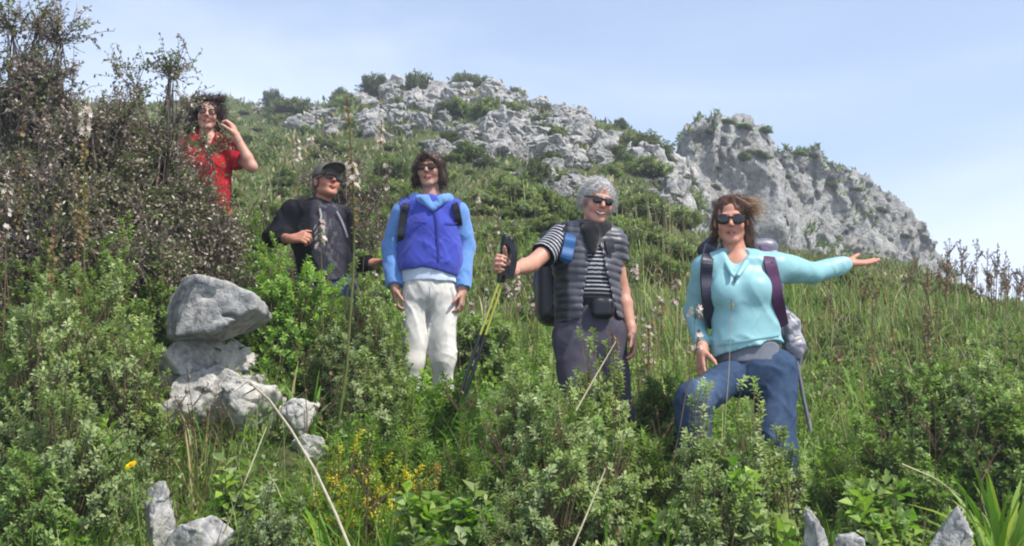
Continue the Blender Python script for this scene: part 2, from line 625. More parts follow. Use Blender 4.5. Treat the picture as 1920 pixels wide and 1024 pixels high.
# ------------------------------------------------------------------ world, sun, camera
SUN = unit([.50, -.34, .80])
w = bpy.data.worlds.new('World')
scene.world = w
w.use_nodes = True
nt = w.node_tree
L = nt.links.new
bg = nt.nodes['Background']
sky = N(nt, 'ShaderNodeTexSky', sky_type='NISHITA', sun_disc=False)
sky.sun_elevation = math.asin(SUN[2])
sky.sun_rotation = math.atan2(SUN[0], SUN[1])
sky.air_density = 1.0
sky.dust_density = 1.2
sky.ozone_density = 3.0
tc = N(nt, 'ShaderNodeTexCoord')
mp = N(nt, 'ShaderNodeMapping')
mp.inputs['Scale'].default_value = (1.0, 1.0, 2.6)
mp.inputs['Rotation'].default_value = (0, .35, .2)
mp.inputs['Location'].default_value = (8.5, 4.5, 0)
L(tc.outputs['Generated'], mp.inputs['Vector'])
cn = N(nt, 'ShaderNodeTexNoise', i_Scale=1.7, i_Detail=5.0, i_Roughness=.48, i_Distortion=.5)
L(mp.outputs['Vector'], cn.inputs['Vector'])
# high thin cirrus: denser towards the horizon, where one looks through more of it
sx = N(nt, 'ShaderNodeSeparateXYZ')
L(tc.outputs['Generated'], sx.inputs[0])
hz = N(nt, 'ShaderNodeMapRange', i_From_Min=.40, i_From_Max=.12, i_To_Min=-.14, i_To_Max=.26)
L(sx.outputs['Z'], hz.inputs['Value'])
cd = N(nt, 'ShaderNodeMath', operation='ADD')
hx = N(nt, 'ShaderNodeMapRange', i_From_Min=-.3, i_From_Max=.5, i_To_Min=.03, i_To_Max=-.02)
L(sx.outputs['X'], hx.inputs['Value'])
h2_ = N(nt, 'ShaderNodeMath', operation='ADD')
L(hz.outputs['Result'], h2_.inputs[0]); L(hx.outputs['Result'], h2_.inputs[1])
L(cn.outputs['Fac'], cd.inputs[0]); L(h2_.outputs[0], cd.inputs[1])
cr = N(nt, 'ShaderNodeMapRange', i_From_Min=.36, i_From_Max=.74, i_To_Min=.22, i_To_Max=1.0, interpolation_type='SMOOTHSTEP')
L(cd.outputs[0], cr.inputs['Value'])
mx = N(nt, 'ShaderNodeMix', data_type='RGBA')
mx.inputs[7].default_value = (4.5, 5.1, 6.3, 1)
L(cr.outputs['Result'], mx.inputs[0]); L(sky.outputs['Color'], mx.inputs[6])
L(mx.outputs[2], bg.inputs['Color'])
bg.inputs['Strength'].default_value = .125

sl = bpy.data.lights.new('sun', 'SUN')
sl.energy = 4.0
sl.angle = math.radians(.6)
sl.color = (1.0, .955, .88)
so = bpy.data.objects.new('sun', sl)
COL.objects.link(so)
so.rotation_euler = Vector(-SUN).to_track_quat('-Z', 'Y').to_euler()
so.location = (20, -14, 40)

cam = bpy.data.cameras.new('camera')
cam.sensor_width = 36
cam.lens = 36 * FPX / 1920
cam.clip_start = .05
cam.clip_end = 2000
co = bpy.data.objects.new('camera', cam)
COL.objects.link(co)
co.location = (0, 0, EZ)
co.rotation_euler = (PI / 2 + PITCH, 0, 0)
scene.camera = co
scene.view_settings.view_transform = 'Standard'
scene.view_settings.look = 'None'
scene.view_settings.gamma = 1
scene.view_settings.use_curve_mapping = False
scene.view_settings.exposure = 0.78
scene.cycles.max_bounces = 6
scene.cycles.diffuse_bounces = 3
scene.cycles.transmission_bounces = 4
scene.cycles.volume_bounces = 0
scene.cycles.filter_width = 2.0
scene.cycles.use_denoising = True
# ------------------------------------------------------------------ the hillside
def pt(py):          # pixel row -> tangent above eye level (centre column)
    b = (512 - np.asarray(py, float)) / FPX
    return (SP + b * CP) / (CP - b * SP)


_SKX = np.array([-300, 0, 330, 420, 500, 560, 640, 700, 760, 850, 920, 980, 1050, 1120, 1170, 1215, 1290, 1400, 1500, 1600, 1700, 1800, 1860, 1920, 2300])
_SKY = np.array([215, 215, 205, 203, 215, 212, 195, 182, 172, 166, 178, 202, 222, 245, 258, 285, 448, 474, 490, 500, 515, 570, 590, 603, 640])
_SKD = np.array([70, 70, 70, 72, 75, 78, 80, 80, 80, 80, 80, 79, 77, 74, 70, 64, 46, 47, 48, 48, 42, 24, 18, 15, 13])


def terrain(x, y):
    x, y = np.asarray(x, float), np.asarray(y, float)
    ys = np.maximum(y, .5)
    u = np.clip(x / ys, -.62, .62)
    px = 960 + FPX * u / (CP + .25 * SP)
    Ts = pt(np.interp(px, _SKX, _SKY))
    Ds = np.interp(px, _SKX, _SKD)
    ye = np.minimum(ys, 15)
    Tp = .33 - .08 * u - EZ / ye
    w_ = smooth(np.log(8.0), np.log(Ds), np.log(np.maximum(ys, 8.0)))
    w_ = np.where(w_ < 1, w_ ** .85, 1)
    T = Tp * (1 - w_) + Ts * w_
    z = EZ + ys * T
    over = np.maximum(ys - Ds, 0)
    z = z - over * T - over * over / (over + 6) * .45 + over * .15
    plane = .33 * y - .08 * x
    z = np.where(ys < 7.9, plane, z)
    z = z + .42 * np.exp(-((x + 1.50) / .38) ** 2 - ((y - 5.95) / .45) ** 2)
    z = z + .24 * np.exp(-((x + .96) / .26) ** 2 - ((y - 5.45) / .30) ** 2)      # the knoll the rock stack breaks out of
    P = np.stack([x, y, np.zeros_like(x)], -1)
    amp = .05 + .012 * np.clip(ys - 8, 0, 70)
    z = z + amp * fbm(P * .9, 3, 5) * .9 + np.clip((ys - 12) / 30, 0, 1) * .8 * fbm(P * .16, 3, 9)
    return z


def ground_at(px, py, ymin=2.5, ymax=95):
    """where the sight line through a pixel meets the hillside"""
    ys = np.exp(np.linspace(math.log(ymin), math.log(ymax), 700))
    a, b = (px - 960) / FPX, (512 - py) / FPX
    dx, dy, dz = a, CP - b * SP, SP + b * CP
    k = ys / dy
    X, Z = dx * k, EZ + dz * k
    T = terrain(X, ys)
    hit = np.nonzero(Z < T)[0]
    if not len(hit): return None
    i = hit[0]
    return np.array([X[i], ys[i], T[i]])


CLEAR = [(380, 740, 95, 70), (582, 780, 52, 90), (560, 840, 45, 80), (575, 870, 40, 70), (300, 960, 50, 4000), (1532, 1000, 36, 4000),
         (1592, 1010, 24, 4000), (1780, 980, 44, 4000), (1640, 905, 26, 50), (370, 1000, 52, 4000)]


def clear_of_rocks(P, p=.85):
    """nothing much grows right in front of the stones"""
    x, y = project(P)
    bad = np.zeros(len(P), bool)
    for cx, cy, w_, h_ in CLEAR: bad |= (np.abs(x - cx) < w_) & (y > cy - 30) & (y < cy + h_)
    return ~(bad & (RNG.uniform(size=len(P)) < p))


def foot(px, Y):
    """the point of the hillside straight below column px at distance Y"""
    x = (px - 960) / FPX * Y * 1.0
    for _ in range(3):
        z = float(terrain(x, Y))
        x = (px - 960) / FPX * (Y * CP + (z - EZ) * SP)
    return np.array([x, Y, float(terrain(x, Y))])


def build_land():
    th = np.radians(np.linspace(-68, 68, 460))
    r = np.exp(np.linspace(math.log(.5), math.log(170), 420))
    T, R = np.meshgrid(th, r, indexing='ij')
    X, Y = R * np.sin(T), R * np.cos(T)
    Z = terrain(X, Y)
    V = np.stack([X, Y, Z], -1).reshape(-1, 3)
    n, m = X.shape
    i = np.arange((n - 1))[:, None] * m + np.arange(m - 1)[None, :]
    i = i.ravel()
    Q = np.stack([i, i + 1, i + m + 1, i + m], 1)[:, ::-1]
    o = link('hillside', raw_mesh('hillside', V, [Q], M_GROUND))
    tag(o, kind='structure')
    # the land behind and around the viewer, far below the brow of the hill
    s = 185
    o2 = link('valley', raw_mesh('valley', [(-s, -20, -60), (s, -20, -60), (s, s, -60), (-s, s, -60)], [np.array([[0, 1, 2, 3]])], M_GROUND))
    tag(o2, kind='structure')


build_land()


def build_haze():
    x0, x1, y0, y1, z0, z1 = -260, 260, -30, 190, -62, 60
    V = [(x, y, z) for x in (x0, x1) for y in (y0, y1) for z in (z0, z1)]
    Q = np.array([[0, 1, 3, 2], [4, 6, 7, 5], [0, 4, 5, 1], [2, 3, 7, 6], [0, 2, 6, 4], [1, 5, 7, 3]])
    o = link('haze', raw_mesh('haze', V, [Q], M_HAZE, None, False))
    tag(o, 'thin pale air haze over the far hillside', 'haze', kind='stuff')


build_haze()


# ------------------------------------------------------------------ limestone
def boulder(h, planes, seed, size, rough=.05, up=0.15):
    """faceted weathered block: intersection of random planes, worn and pitted. Unit size about 1"""
    rng = np.random.default_rng(seed)
    n = int(1.15 * 2 / h)
    g = (np.arange(-n // 2, n // 2 + 1) * h)
    sx, sy, sz = size
    gx, gy, gz = [g * s for s in (sx, sy, sz)]
    X, Y, Z = np.meshgrid(g, g, g, indexing='ij')
    P = np.stack([X, Y, Z], -1).reshape(-1, 3)
    Dn = unit(rng.normal(size=(planes, 3)))
    off = rng.uniform(.42, .80, planes)
    F = (P @ Dn.T - off).max(1)
    F = np.maximum(F, np.linalg.norm(P, axis=1) - .98)
    S = np.array([sx, sy, sz])
    Q = P * S
    m = np.abs(F) < .3
    f = F[m]
    q = Q[m] / max(S)
    f = f + rough * 1.3 * fbm(q * 3.1 + seed, 5, seed, .62)
    d1, e, c = voronoi(q * 2.6 + .18 * np.stack([vnoise(q * 5 + i, seed) for i in (1, 2, 3)], 1), seed, 1.6)
    f = f + (c - .5) * rough * 1.8 + rough * .7 * np.exp(-e * 14)
    F[m] = f
    V, Qd = surface_nets(F.reshape(X.shape).astype(np.float32), np.full(3, g[0]), h)
    return V * S, Qd
def relax(V, Q, it=1, f=.5):
    for _ in range(it):
        acc = np.zeros_like(V); n = np.zeros(len(V))
        for a in range(4):
            b = (a + 1) % 4
            np.add.at(acc, Q[:, a], V[Q[:, b]]); np.add.at(n, Q[:, a], 1)
            np.add.at(acc, Q[:, b], V[Q[:, a]]); np.add.at(n, Q[:, b], 1)
        V = V * (1 - f) + acc / np.maximum(n, 1)[:, None] * f
    return V


def main_piece(V, Q):
    """drop the loose crumbs of a meshed solid"""
    lab = np.arange(len(V))
    while True:
        m = lab[Q].min(1)
        new = lab.copy()
        for a in range(4): np.minimum.at(new, Q[:, a], m)
        new = new[new]
        if (new == lab).all(): break
        lab = new
    best = np.bincount(lab).argmax()
    keep = lab == best
    ren = np.cumsum(keep) - 1
    return V[keep], ren[Q[keep[Q[:, 0]]]]


# the crag: a leaning wall of blocks that runs back to the right and drops away
_CX = [1190, 1215, 1250, 1285, 1298, 1330, 1370, 1420, 1450, 1490, 1540, 1565, 1600, 1630, 1655, 1700, 1745, 1790, 1830]
_CY = [340, 300, 268, 256, 214, 213, 217, 236, 248, 262, 278, 308, 312, 325, 360, 404, 460, 520, 590]
CLIFF_A, CLIFF_B = (1190, 45.0), (1830, 62.0)


def cliff_y(px):
    return CLIFF_A[1] + (px - CLIFF_A[0]) / (CLIFF_B[0] - CLIFF_A[0]) * (CLIFF_B[1] - CLIFF_A[1])


def build_cliff():
    h = .12
    top = np.array([at(px, py, cliff_y(px) + 1.5) for px, py in zip(_CX, _CY)])
    x0, x1 = top[0, 0] - 1.5, top[-1, 0] + 1
    zb = 9.5
    zt = top[:, 2].max() + 1.2
    ax = np.arange(x0, x1, h); ay = np.arange(42.5, 72, h); az = np.arange(zb - 1, zt, h)
    X = ax[:, None, None]; Y = ay[None, :, None]; Z = az[None, None, :]
    pxs = np.interp(ax, top[:, 0], _CX)
    yl = cliff_y(pxs)
    ztop = np.interp(ax, top[:, 0], top[:, 2])
    yf = yl[:, None, None] + .30 * (Z - 12.0)                  # the face leans back
    back = Y - yf
    roof = Z - (ztop[:, None, None] - .10 * np.maximum(back - 2, 0))
    F = np.maximum(np.maximum(-back, roof), back - 9) * .9
    F = np.broadcast_to(F, (len(ax), len(ay), len(az))).astype(np.float32).copy()
    idx = np.nonzero(np.abs(F) < 1.3)
    P = np.stack([ax[idx[0]], ay[idx[1]], az[idx[2]]], 1)
    f = F[idx].astype(float)
    warp = np.stack([vnoise(P * .6 + 11 * i, 40 + i) for i in (1, 2, 3)], 1)
    Pw = P * [.27, .26, .16] + warp * .16 + P[:, [2]] * [.07, 0, 0]
    d1, e, c = voronoi(Pw, 3, 1.5)
    big = (c - .5) * 1.15 + .45 * np.exp(-e * 16)
    d1b, e2, c2 = voronoi(P * [.85, .8, .48] + warp * .25, 8, 1.7)
    mid = (c2 - .5) * .42 + .14 * np.exp(-e2 * 12)
    d1c, e3, c3 = voronoi(P * [2.6, 2.6, 1.9] + warp * .5, 15, 1.8)
    fine = .20 * (c3 - .5) + .26 * fbm(P * 1.5, 5, 21, .62)
    soft = .8 * fbm(P * .2, 2, 31)
    edge = np.clip((zt - .8 - P[:, 2]) / 1.5, .35, 1)
    far_end = 1 - .62 * smooth(1540, 1640, np.interp(P[:, 0], top[:, 0], _CX))
    f = f + (big + mid) * edge * far_end + soft * edge + fine
    f = np.maximum(f, P[:, 2] - np.interp(P[:, 0], top[:, 0], top[:, 2]) - .30 - .25 * vnoise(P * 1.1, 66))
    F[idx] = f
    V, Q = surface_nets(F, np.array([ax[0], ay[0], az[0]]), h)
    V, Q = main_piece(V, Q)
    V = relax(V, Q, 1, .25)
    org = np.array([at(1450, 480, 52)[0], 52, 11.0])
    o = link('rock_cliff', raw_mesh('rock_cliff', V - org, [Q], M_CLIFF), None, org)
    tag(o, 'tall pale grey limestone crag with a fissured face, dropping to the right against sky', 'cliff')
    return V


CLIFF_V = build_cliff()

# weathered outcrops over the hill: five shapes, every one an object of its own
OUT_PROTO = []
for k, (pl, size) in enumerate([(16, (1, .8, .75)), (13, (.7, .7, 1.0)), (18, (1, .7, .5)), (12, (.85, .8, .9)), (20, (1, .9, .42))]):
    V, Q = boulder(.042, pl, 50 + k, size, .075)
    OUT_PROTO.append(raw_mesh('rock_outcrop', V, [Q], M_OUTCROP))


def outcrop(px, py, wpx, k, label, rz, sq=1.0, sink=.18):
    g = ground_at(px, py)
    if g is None: return
    s = wpx / FPX * g[1] * .80
    o = link('rock_outcrop', OUT_PROTO[k], None, (g[0], g[1] + s * .4, g[2] + s * (.5 - sink) * sq))
    o.scale = (s, s, s * sq)
    o.rotation_euler = (RNG.uniform(-.25, .25), RNG.uniform(-.25, .25), rz)
    tag(o, label, 'rock outcrop', 'limestone outcrops on the hillside')


named = [
    (805, 205, 74, 1, 'pale jagged limestone outcrop just below the highest point of the hill', 1.0),
    (740, 186, 84, 0, 'broad grey rock shoulder on the skyline left of the summit shrubs', .8),
    (570, 248, 66, 0, 'pale rock slab on the hill left of the tall asphodel spike', .8),
    (690, 240, 54, 3, 'square-edged grey outcrop directly above the blue-jacketed hiker, left block', 1.0),
    (740, 240, 50, 1, 'upright grey block beside the square outcrop above the blue-jacketed hiker', .9),
    (791, 246, 36, 1, 'small upright block standing alone below the summit outcrop', 1.2),
    (905, 265, 84, 0, 'broken pale rock at the upper left of the large tumbled rock band', .7),
    (962, 255, 92, 3, 'large pale block near the middle of the tumbled rock band', .8),
    (945, 300, 84, 1, 'slanting grey slab low in the tumbled rock band', .8),
    (1010, 300, 104, 0, 'widest pale slab of the tumbled rock band below the summit', .75),
    (1072, 302, 84, 2, 'flat-topped pale rock at the right end of the tumbled rock band', .9),
    (1048, 372, 50, 3, 'pale angular boulder in the grass above left of the grey-haired hiker', 1.0),
    (1085, 350, 70, 2, 'low white rock ledge just above the grey-haired hiker', .8),
    (1060, 240, 90, 2, 'grey rock ledge on the ridge right of the tumbled rock band', .8),
    (1110, 226, 60, 0, 'small grey crest rock on the ridge above the gully', .7),
    (860, 182, 60, 2, 'pale rock ledge under the dark summit shrubs', .9),
    (925, 190, 70, 0, 'pale rock cluster right of the dark summit shrubs', .7),
    (1228, 338, 96, 3, 'rounded grey boulder at the foot of the crag beside the gully', 1.1),
    (1262, 372, 110, 0, 'big pale block filling the left foot of the crag', 1.2),
    (1278, 425, 90, 1, 'tall pale block at the base of the crag above the teal-clad woman', 1.3),
    (1240, 408, 92, 0, 'broken white boulder below the left end of the crag', .7),
    (480, 213, 24, 2, 'tiny pale rock on the skyline above the cap-wearing hiker', 1.0),
]
for i, (px, py, wp, k, lab, sq) in enumerate(named):
    outcrop(px, py, wp, k, lab, RNG.uniform(0, 6.28), sq)
EXTRA = []
for (cx, cy, sx, sy, n, a, b) in [(800, 195, 80, 18, 34, 22, 60), (985, 285, 95, 30, 66, 22, 76), (700, 230, 80, 16, 32, 16, 52),
                                  (1060, 235, 70, 18, 30, 20, 60), (920, 200, 60, 18, 20, 18, 50), (570, 225, 50, 14, 9, 12, 34),
                                  (1060, 350, 60, 20, 10, 10, 30), (1230, 370, 30, 30, 10, 14, 36), (900, 260, 90, 40, 14, 10, 24)]:
    for _ in range(n):
        px, py = RNG.normal(cx, sx * .7), RNG.normal(cy, sy * .8)
        outcrop(px, py, RNG.uniform(a, b), int(RNG.integers(5)), 'small pale limestone rock half buried in the grassy upper hillside',
                RNG.uniform(0, 6.28), RNG.uniform(.6, 1.1), .22)

# near rocks, each its own block
def near_rock(name, label, px, py, Y, size, seed, planes=13, rz=0., tilt=(0, 0), h=.034, rough=.03, group=None, cat='rock', fixed=False):
    V, Q = boulder(h, planes, seed, size, rough)
    V = relax(V, Q, 1, .15)
    g = ground_at(px, py + size[2] * .7 * FPX / Y)
    k = 1.0 if fixed else g[1] / Y
    c = at(px, py, Y if fixed else g[1] + size[1] * .5 * k)
    o = link(name, raw_mesh(name, V, [Q], M_WHITE if ('white' in label or 'pale' in label) and not fixed else M_ROCK), None, c)
    o.scale = (k, k, k)
    o.rotation_euler = (tilt[0], tilt[1], rz)
    tag(o, label, cat, group)
    return o


def head_rock():
    """the stacked grey block on the left: a beak-ended cap block over a notch"""
    Y = 5.6
    h = .012
    v = Vol(h)
    def p(px, py, dy=0.): return at(px, py, Y + dy)
    # outline of the cap block, given a thickness of 0.35 m
    poly = np.array([(316, 548), (338, 524), (388, 521), (432, 530), (490, 560), (488, 584), (452, 606), (404, 626), (314, 640), (302, 592)])
    g0 = p(395, 580)
    W = np.array([p(a, b) - g0 for a, b in poly])[:, [0, 2]]
    ax = np.arange(-.36, .34, h); ay = np.arange(-.34, .36, h); az = np.arange(-.26, .26, h)
    X, Yy, Z = np.meshgrid(ax, ay, az, indexing='ij')
    P = np.stack([X, Yy, Z], -1).reshape(-1, 3)
    # convex outline as a max of half planes, bevelled towards the back and front
    ctr = W.mean(0)
    F = np.full(len(P), -1e3)
    for i in range(len(W)):
        a, b = W[i], W[(i + 1) % len(W)]
        n = np.array([(b - a)[1], -(b - a)[0]]); n /= np.linalg.norm(n)
        if n @ (ctr - a) > 0: n = -n
        tl = .30 if n[1] > .3 else (.55 if n[0] < -.5 else .12)
        n3 = unit([n[0], 0, n[1]])
        F = np.maximum(F, ((P[:, [0, 2]] - a) @ n) * .95 + np.maximum(P[:, 1], 0) * tl * .6 - .0)
    F = np.maximum(F, np.abs(P[:, 1]) - .22 - .05 * P[:, 0])
    nrm = unit([-.75, -.62, .25]); F = np.maximum(F, P @ nrm - .205)       # shaded left flank
    d1, e, c = voronoi(P * 7 + .3 * vnoise(P * 9, 2)[:, None], 5, 1.6)
    F = F + .011 * fbm(P * 8, 5, 3, .66) + .006 * fbm(P * 2.5, 2, 9) + .007 * (c - .5) + .003 * np.exp(-e * 16)
    # pocket worn into the face and a slit along the foot
    pk = np.linalg.norm((P - [(-.0), -.235, .055]) / [.05, .05, .022], axis=1) - 1
    F = np.maximum(F, -pk * .014)
    sl_ = np.abs(P[:, 2] + .05 + .10 * (P[:, 0]) - .015 * np.sin(P[:, 0] * 14)) - .008
    F = np.maximum(F, -np.maximum(sl_, np.maximum(P[:, 1] + .185, .075 - P[:, 0])))
    V, Q = surface_nets(F.reshape(X.shape).astype(np.float32), np.array([ax[0], ay[0], az[0]]), h)
    V = relax(V, Q, 1, .4)
    o = link('rock', raw_mesh('rock', V, [Q], M_ROCK), None, g0 + np.array([0, .12, 0]))
    tag(o, 'big grey beak-shaped block balanced on top of the pale rock stack', 'rock')


head_rock()
near_rock('rock', 'flat grey wedge of stone wedged under the beak-shaped block', 380, 620, 5.46, (.26, .24, .12), 71, 12, .1, h=.05)
near_rock('rock', 'white weathered boulder carrying the grey beak-shaped block', 366, 682, 5.58, (.33, .28, .30), 72, 15, .5, h=.03)
near_rock('rock', 'shaded grey flank of stone at the left foot of the rock stack', 312, 625, 5.72, (.14, .2, .30), 73, 11, .2, h=.04)
near_rock('rock', 'long pale boulder sloping down from the rock stack into the grass', 392, 738, 5.5, (.27, .23, .27), 88, 15, 1.0, h=.03)
near_rock('rock', 'rounded pale boulder behind the dark grass below the rock stack', 456, 772, 5.35, (.19, .18, .24), 75, 13, .3, h=.034)
near_rock('rock', 'jagged white ledge of stone at the right of the rock stack, above the dark grass', 455, 728, 5.55, (.13, .14, .09), 89, 12, .9, h=.045)
near_rock('rock', 'small white stone between the rock stack and the flat-topped slab', 520, 770, 5.3, (.09, .10, .085), 90, 11, .3, h=.05)
near_rock('rock', 'flat-topped white slab jutting out beside the yellow flowers', 582, 742, 5.35, (.15, .16, .075), 76, 11, .15, (0, .12), h=.04)
near_rock('rock', 'grey block in shade under the flat-topped white slab', 560, 790, 5.38, (.115, .13, .14), 77, 12, .4, h=.04)
near_rock('rock', 'small pale stone under the grey shaded block by the yellow flowers', 575, 838, 5.2, (.075, .09, .085), 78, 12, 1.2, h=.05)
near_rock('rock', 'pointed whitish stone in the grass by the yellow daisy', 298, 965, 4.15, (.062, .07, .16), 79, 12, .8, h=.045, fixed=True)
near_rock('rock', 'low brownish rock half hidden in grass at lower left', 372, 1036, 4.1, (.12, .11, .17), 80, 13, .3, (0, .45), h=.04, fixed=True)
near_rock('rock', 'upright pale stone at the bottom edge right of centre', 1533, 1072, 4.2, (.075, .09, .24), 81, 11, .4, h=.045, fixed=True)
near_rock('rock', 'small stone beside the upright pale stone at the bottom edge', 1595, 1040, 4.25, (.045, .06, .13), 82, 11, .9, h=.06, fixed=True)
near_rock('rock', 'grey leaning rock under the strap leaves in the lower right corner', 1780, 1024, 4.3, (.095, .11, .18), 83, 12, .5, (0, .4), h=.045, fixed=True)
near_rock('rock', 'small weathered stone in low grass right of the seated shrub', 1640, 884, 5.3, (.065, .06, .05), 84, 12, .2, h=.06)
near_rock('rock', 'tiny grey stone poking out of the shrub at bottom centre', 970, 985, 4.6, (.045, .05, .05), 85, 12, .2, h=.07)
near_rock('rock', 'pale stone in the grass behind the reaching hand of the cap-wearing hiker', 722, 562, 8.0, (.075, .07, .07), 86, 12, .2, h=.06)
# ------------------------------------------------------------------ people
def frame(yaw=0, pitch=0, roll=0):
    """columns: image right, facing, up. yaw>0 turns to the image right, pitch>0 looks up, roll>0 tips to the image right"""
    a, b, g = map(math.radians, (yaw, pitch, roll))
    f = np.array([math.sin(a), -math.cos(a), 0]); x = np.array([math.cos(a), math.sin(a), 0]); u = np.array([0, 0, 1.])
    f, u = f * math.cos(b) + u * math.sin(b), u * math.cos(b) - f * math.sin(b)
    x, u = x * math.cos(g) - u * math.sin(g), u * math.cos(g) + x * math.sin(g)
    return np.stack([x, f, u], 1)


class Head:
    def __init__(s, c, R, k=1.0):
        s.c, s.R, s.k = np.asarray(c, float), R, k

    def w(s, x, y, z): return s.c + s.R @ (np.array([x, y, z]) * s.k)
    def loc(s, V): return (V - s.c) @ s.R / s.k

    def shape(s, v, smile=0, jaw=1.0):
        k = s.k
        def E(c, r, kk=.012, sub=False): v.el(s.w(*c), np.array(r) * k, s.R, kk * k, sub)
        def C(a, b, ra, rb, kk=.01): v.rc(s.w(*a), s.w(*b), ra * k, rb * k, kk * k)
        E((0, -.014, .034), (.073, .094, .083))
        E((0, .030, -.035), (.059, .056, .078), .02)
        C((.047, -.002, -.058), (.018, .062, -.098), .019 * jaw, .016, .02)
        C((-.047, -.002, -.058), (-.018, .062, -.098), .019 * jaw, .016, .02)
        E((0, .066, -.100), (.020, .017, .015), .015)
        E((.038, .060, -.030), (.024, .024, .024), .02)
        E((-.038, .060, -.030), (.024, .024, .024), .02)
        C((-.034, .079, .020), (.034, .079, .020), .012, .012, .014)
        E((.031, .100, .001), (.015, .014, .011), .012, True)
        E((-.031, .100, .001), (.015, .014, .011), .012, True)
        E((.031, .079, .000), (.0125, .0125, .0125), .002)
        E((-.031, .079, .000), (.0125, .0125, .0125), .002)
        C((0, .088, .010), (0, .109, -.026), .0085, .0115, .008)
        E((.011, .098, -.030), (.0075, .009, .007), .006)
        E((-.011, .098, -.030), (.0075, .009, .007), .006)
        wd = .020 + .006 * smile
        lift = .006 * smile
        for sg in (-1, 1):
            C((0, .094, -.0575), (sg * wd, .083, -.060 + lift), .0058, .0035, .004)
            C((0, .093, -.0695 - .003 * smile), (sg * wd, .083, -.062 + lift), .0068, .0035, .004)
        for sg in (-1, 1):
            E((sg * .077, -.008, -.008), (.009, .019, .031), .008)
            E((sg * .079, -.004, -.024), (.008, .011, .013), .006)

    def paint(s, V, skin, lip, brow, smile=0, eyes=True, flush=None):
        L = s.loc(V)
        C = np.repeat(np.array([skin]), len(V), 0)
        x, y, z = L[:, 0], L[:, 1], L[:, 2]
        head = (z > -.13) & (np.linalg.norm(L, axis=1) < .17)
        front = head & (y > .045)
        def put(m, w, c):
            w = np.where(m, w, 0)[:, None]
            C[:] = C * (1 - w) + np.array(c) * w
        fl = flush if flush is not None else np.array(skin) * [1.05, .72, .66]
        for sg in (-1, 1):
            put(front, .55 * np.exp(-(((x - sg * .038) / .022) ** 2 + ((z + .03) / .022) ** 2)), fl)
        put(front, .5 * np.exp(-((x / .014) ** 2 + ((z + .028) / .012) ** 2)), fl)
        put(head & (np.abs(x) > .07), .5, fl)
        lz = -.0625 + .006 * smile * np.clip(np.abs(x) / .024, 0, 1) ** 2
        wd = .022 + .006 * smile
        put(front & (y > .07), smooth(.0125, .007, np.abs(z - lz)) * smooth(wd + .004, wd - .003, np.abs(x)), lip)
        put(front & (y > .07), smooth(.0035 + .002 * smile, .001, np.abs(z - lz + .001)) * smooth(wd, wd - .006, np.abs(x)), (.70, .65, .6) if smile > .5 else (.05, .015, .012))
        for sg in (-1, 1):
            bz = .021 - .10 * np.maximum(0, np.abs(x - sg * .026) - .006)
            put(front & (x * sg > .01) & (x * sg < .052), smooth(.006, .002, np.abs(z - bz)) * .8, brow)
            if eyes:
                r = np.hypot(x - sg * .031, z)
                put(front & (np.abs(z) < .004), smooth(.0115, .0085, r), (.42, .38, .35))
                put(front & (np.abs(z) < .0045), smooth(.0066, .0045, r), (.05, .03, .02))
                put(front, smooth(.0025, .001, np.abs(z - .006 + 30 * (x - sg * .031) ** 2)) * (np.abs(x - sg * .031) < .014) * .8, (.05, .03, .025))
        put(front & (z < -.031) & (z > -.039), smooth(.0045, .002, np.hypot(np.abs(x) - .0065, (z + .034))), (.12, .05, .04))
        return C


def hand(v, W, d, nrm, thumb, curl=(20, 25, 20), sc=1.0, spread=.06, tcurl=.35, close=0.0):
    """palm and five fingers. W wrist, d towards the fingertips, nrm where the palm faces, thumb the thumb's side"""
    W = np.asarray(W, float)
    d = unit(d); nrm = unit(np.asarray(nrm, float) - d * np.dot(d, nrm))
    t = np.cross(d, nrm); t = t if t @ np.asarray(thumb, float) > 0 else -t
    v.rc(W - d * .02, W + d * .02, .024 * sc, .022 * sc, .02)
    offs = (.030, .0105, -.0095, -.028)
    lens = (.072, .080, .074, .058)
    kn = (.088, .092, .088, .080)
    for i in range(4):
        K = W + (d * kn[i] + t * offs[i]) * sc
        v.rc(W + (d * .018 + t * offs[i] * .6) * sc, K, .0155 * sc, .0115 * sc, .012)
        fd = unit(d + t * (1.5 - i) * spread)
        p, ang = K, 0
        for j, fr in enumerate((.45, .30, .25)):
            ang += math.radians(curl[j] * (1 + .12 * i * (1 - close)))
            dd = fd * math.cos(ang) + nrm * math.sin(ang)
            q = p + dd * lens[i] * fr * sc
            v.rc(p, q, (.0098 - .0008 * j) * sc, (.0092 - .0009 * j) * sc, .004)
            p = q
    v.el(W + (d * .032 + t * .022 + nrm * .012) * sc, np.array([.020, .020, .018]) * sc, None, .012)
    p = W + (d * .030 + t * .030 + nrm * .006) * sc
    td = unit(t * .75 + d * .65 + nrm * .25)
    for j, (l, r0, r1) in enumerate(((.036, .0125, .0108), (.030, .0105, .0095), (.024, .0095, .0075))):
        td = unit(td + (d * .5 + nrm * tcurl - t * .25) * (.5 if j else 0))
        q = p + td * l * sc
        v.rc(p, q, r0 * sc, r1 * sc, .006)
        p = q
    return t


def leg_skin(v, hip, knee, ankle, toe, s=1.0):
    hip, knee, ankle = map(np.asarray, (hip, knee, ankle))
    v.rc(hip, knee, .080 * s, .052 * s, .03)
    m = ankle * .35 + knee * .65
    v.rc(knee, m, .052 * s, .050 * s, .02)
    v.rc(m, ankle, .050 * s, .034 * s, .02)
    toe = unit(toe)
    v.rc(ankle + [0, 0, -.03], ankle + toe * .15 + [0, 0, -.05], .035, .027, .02)
    v.rc(ankle + [0, 0, -.03], ankle - toe * .04 + [0, 0, -.045], .035, .030, .02)


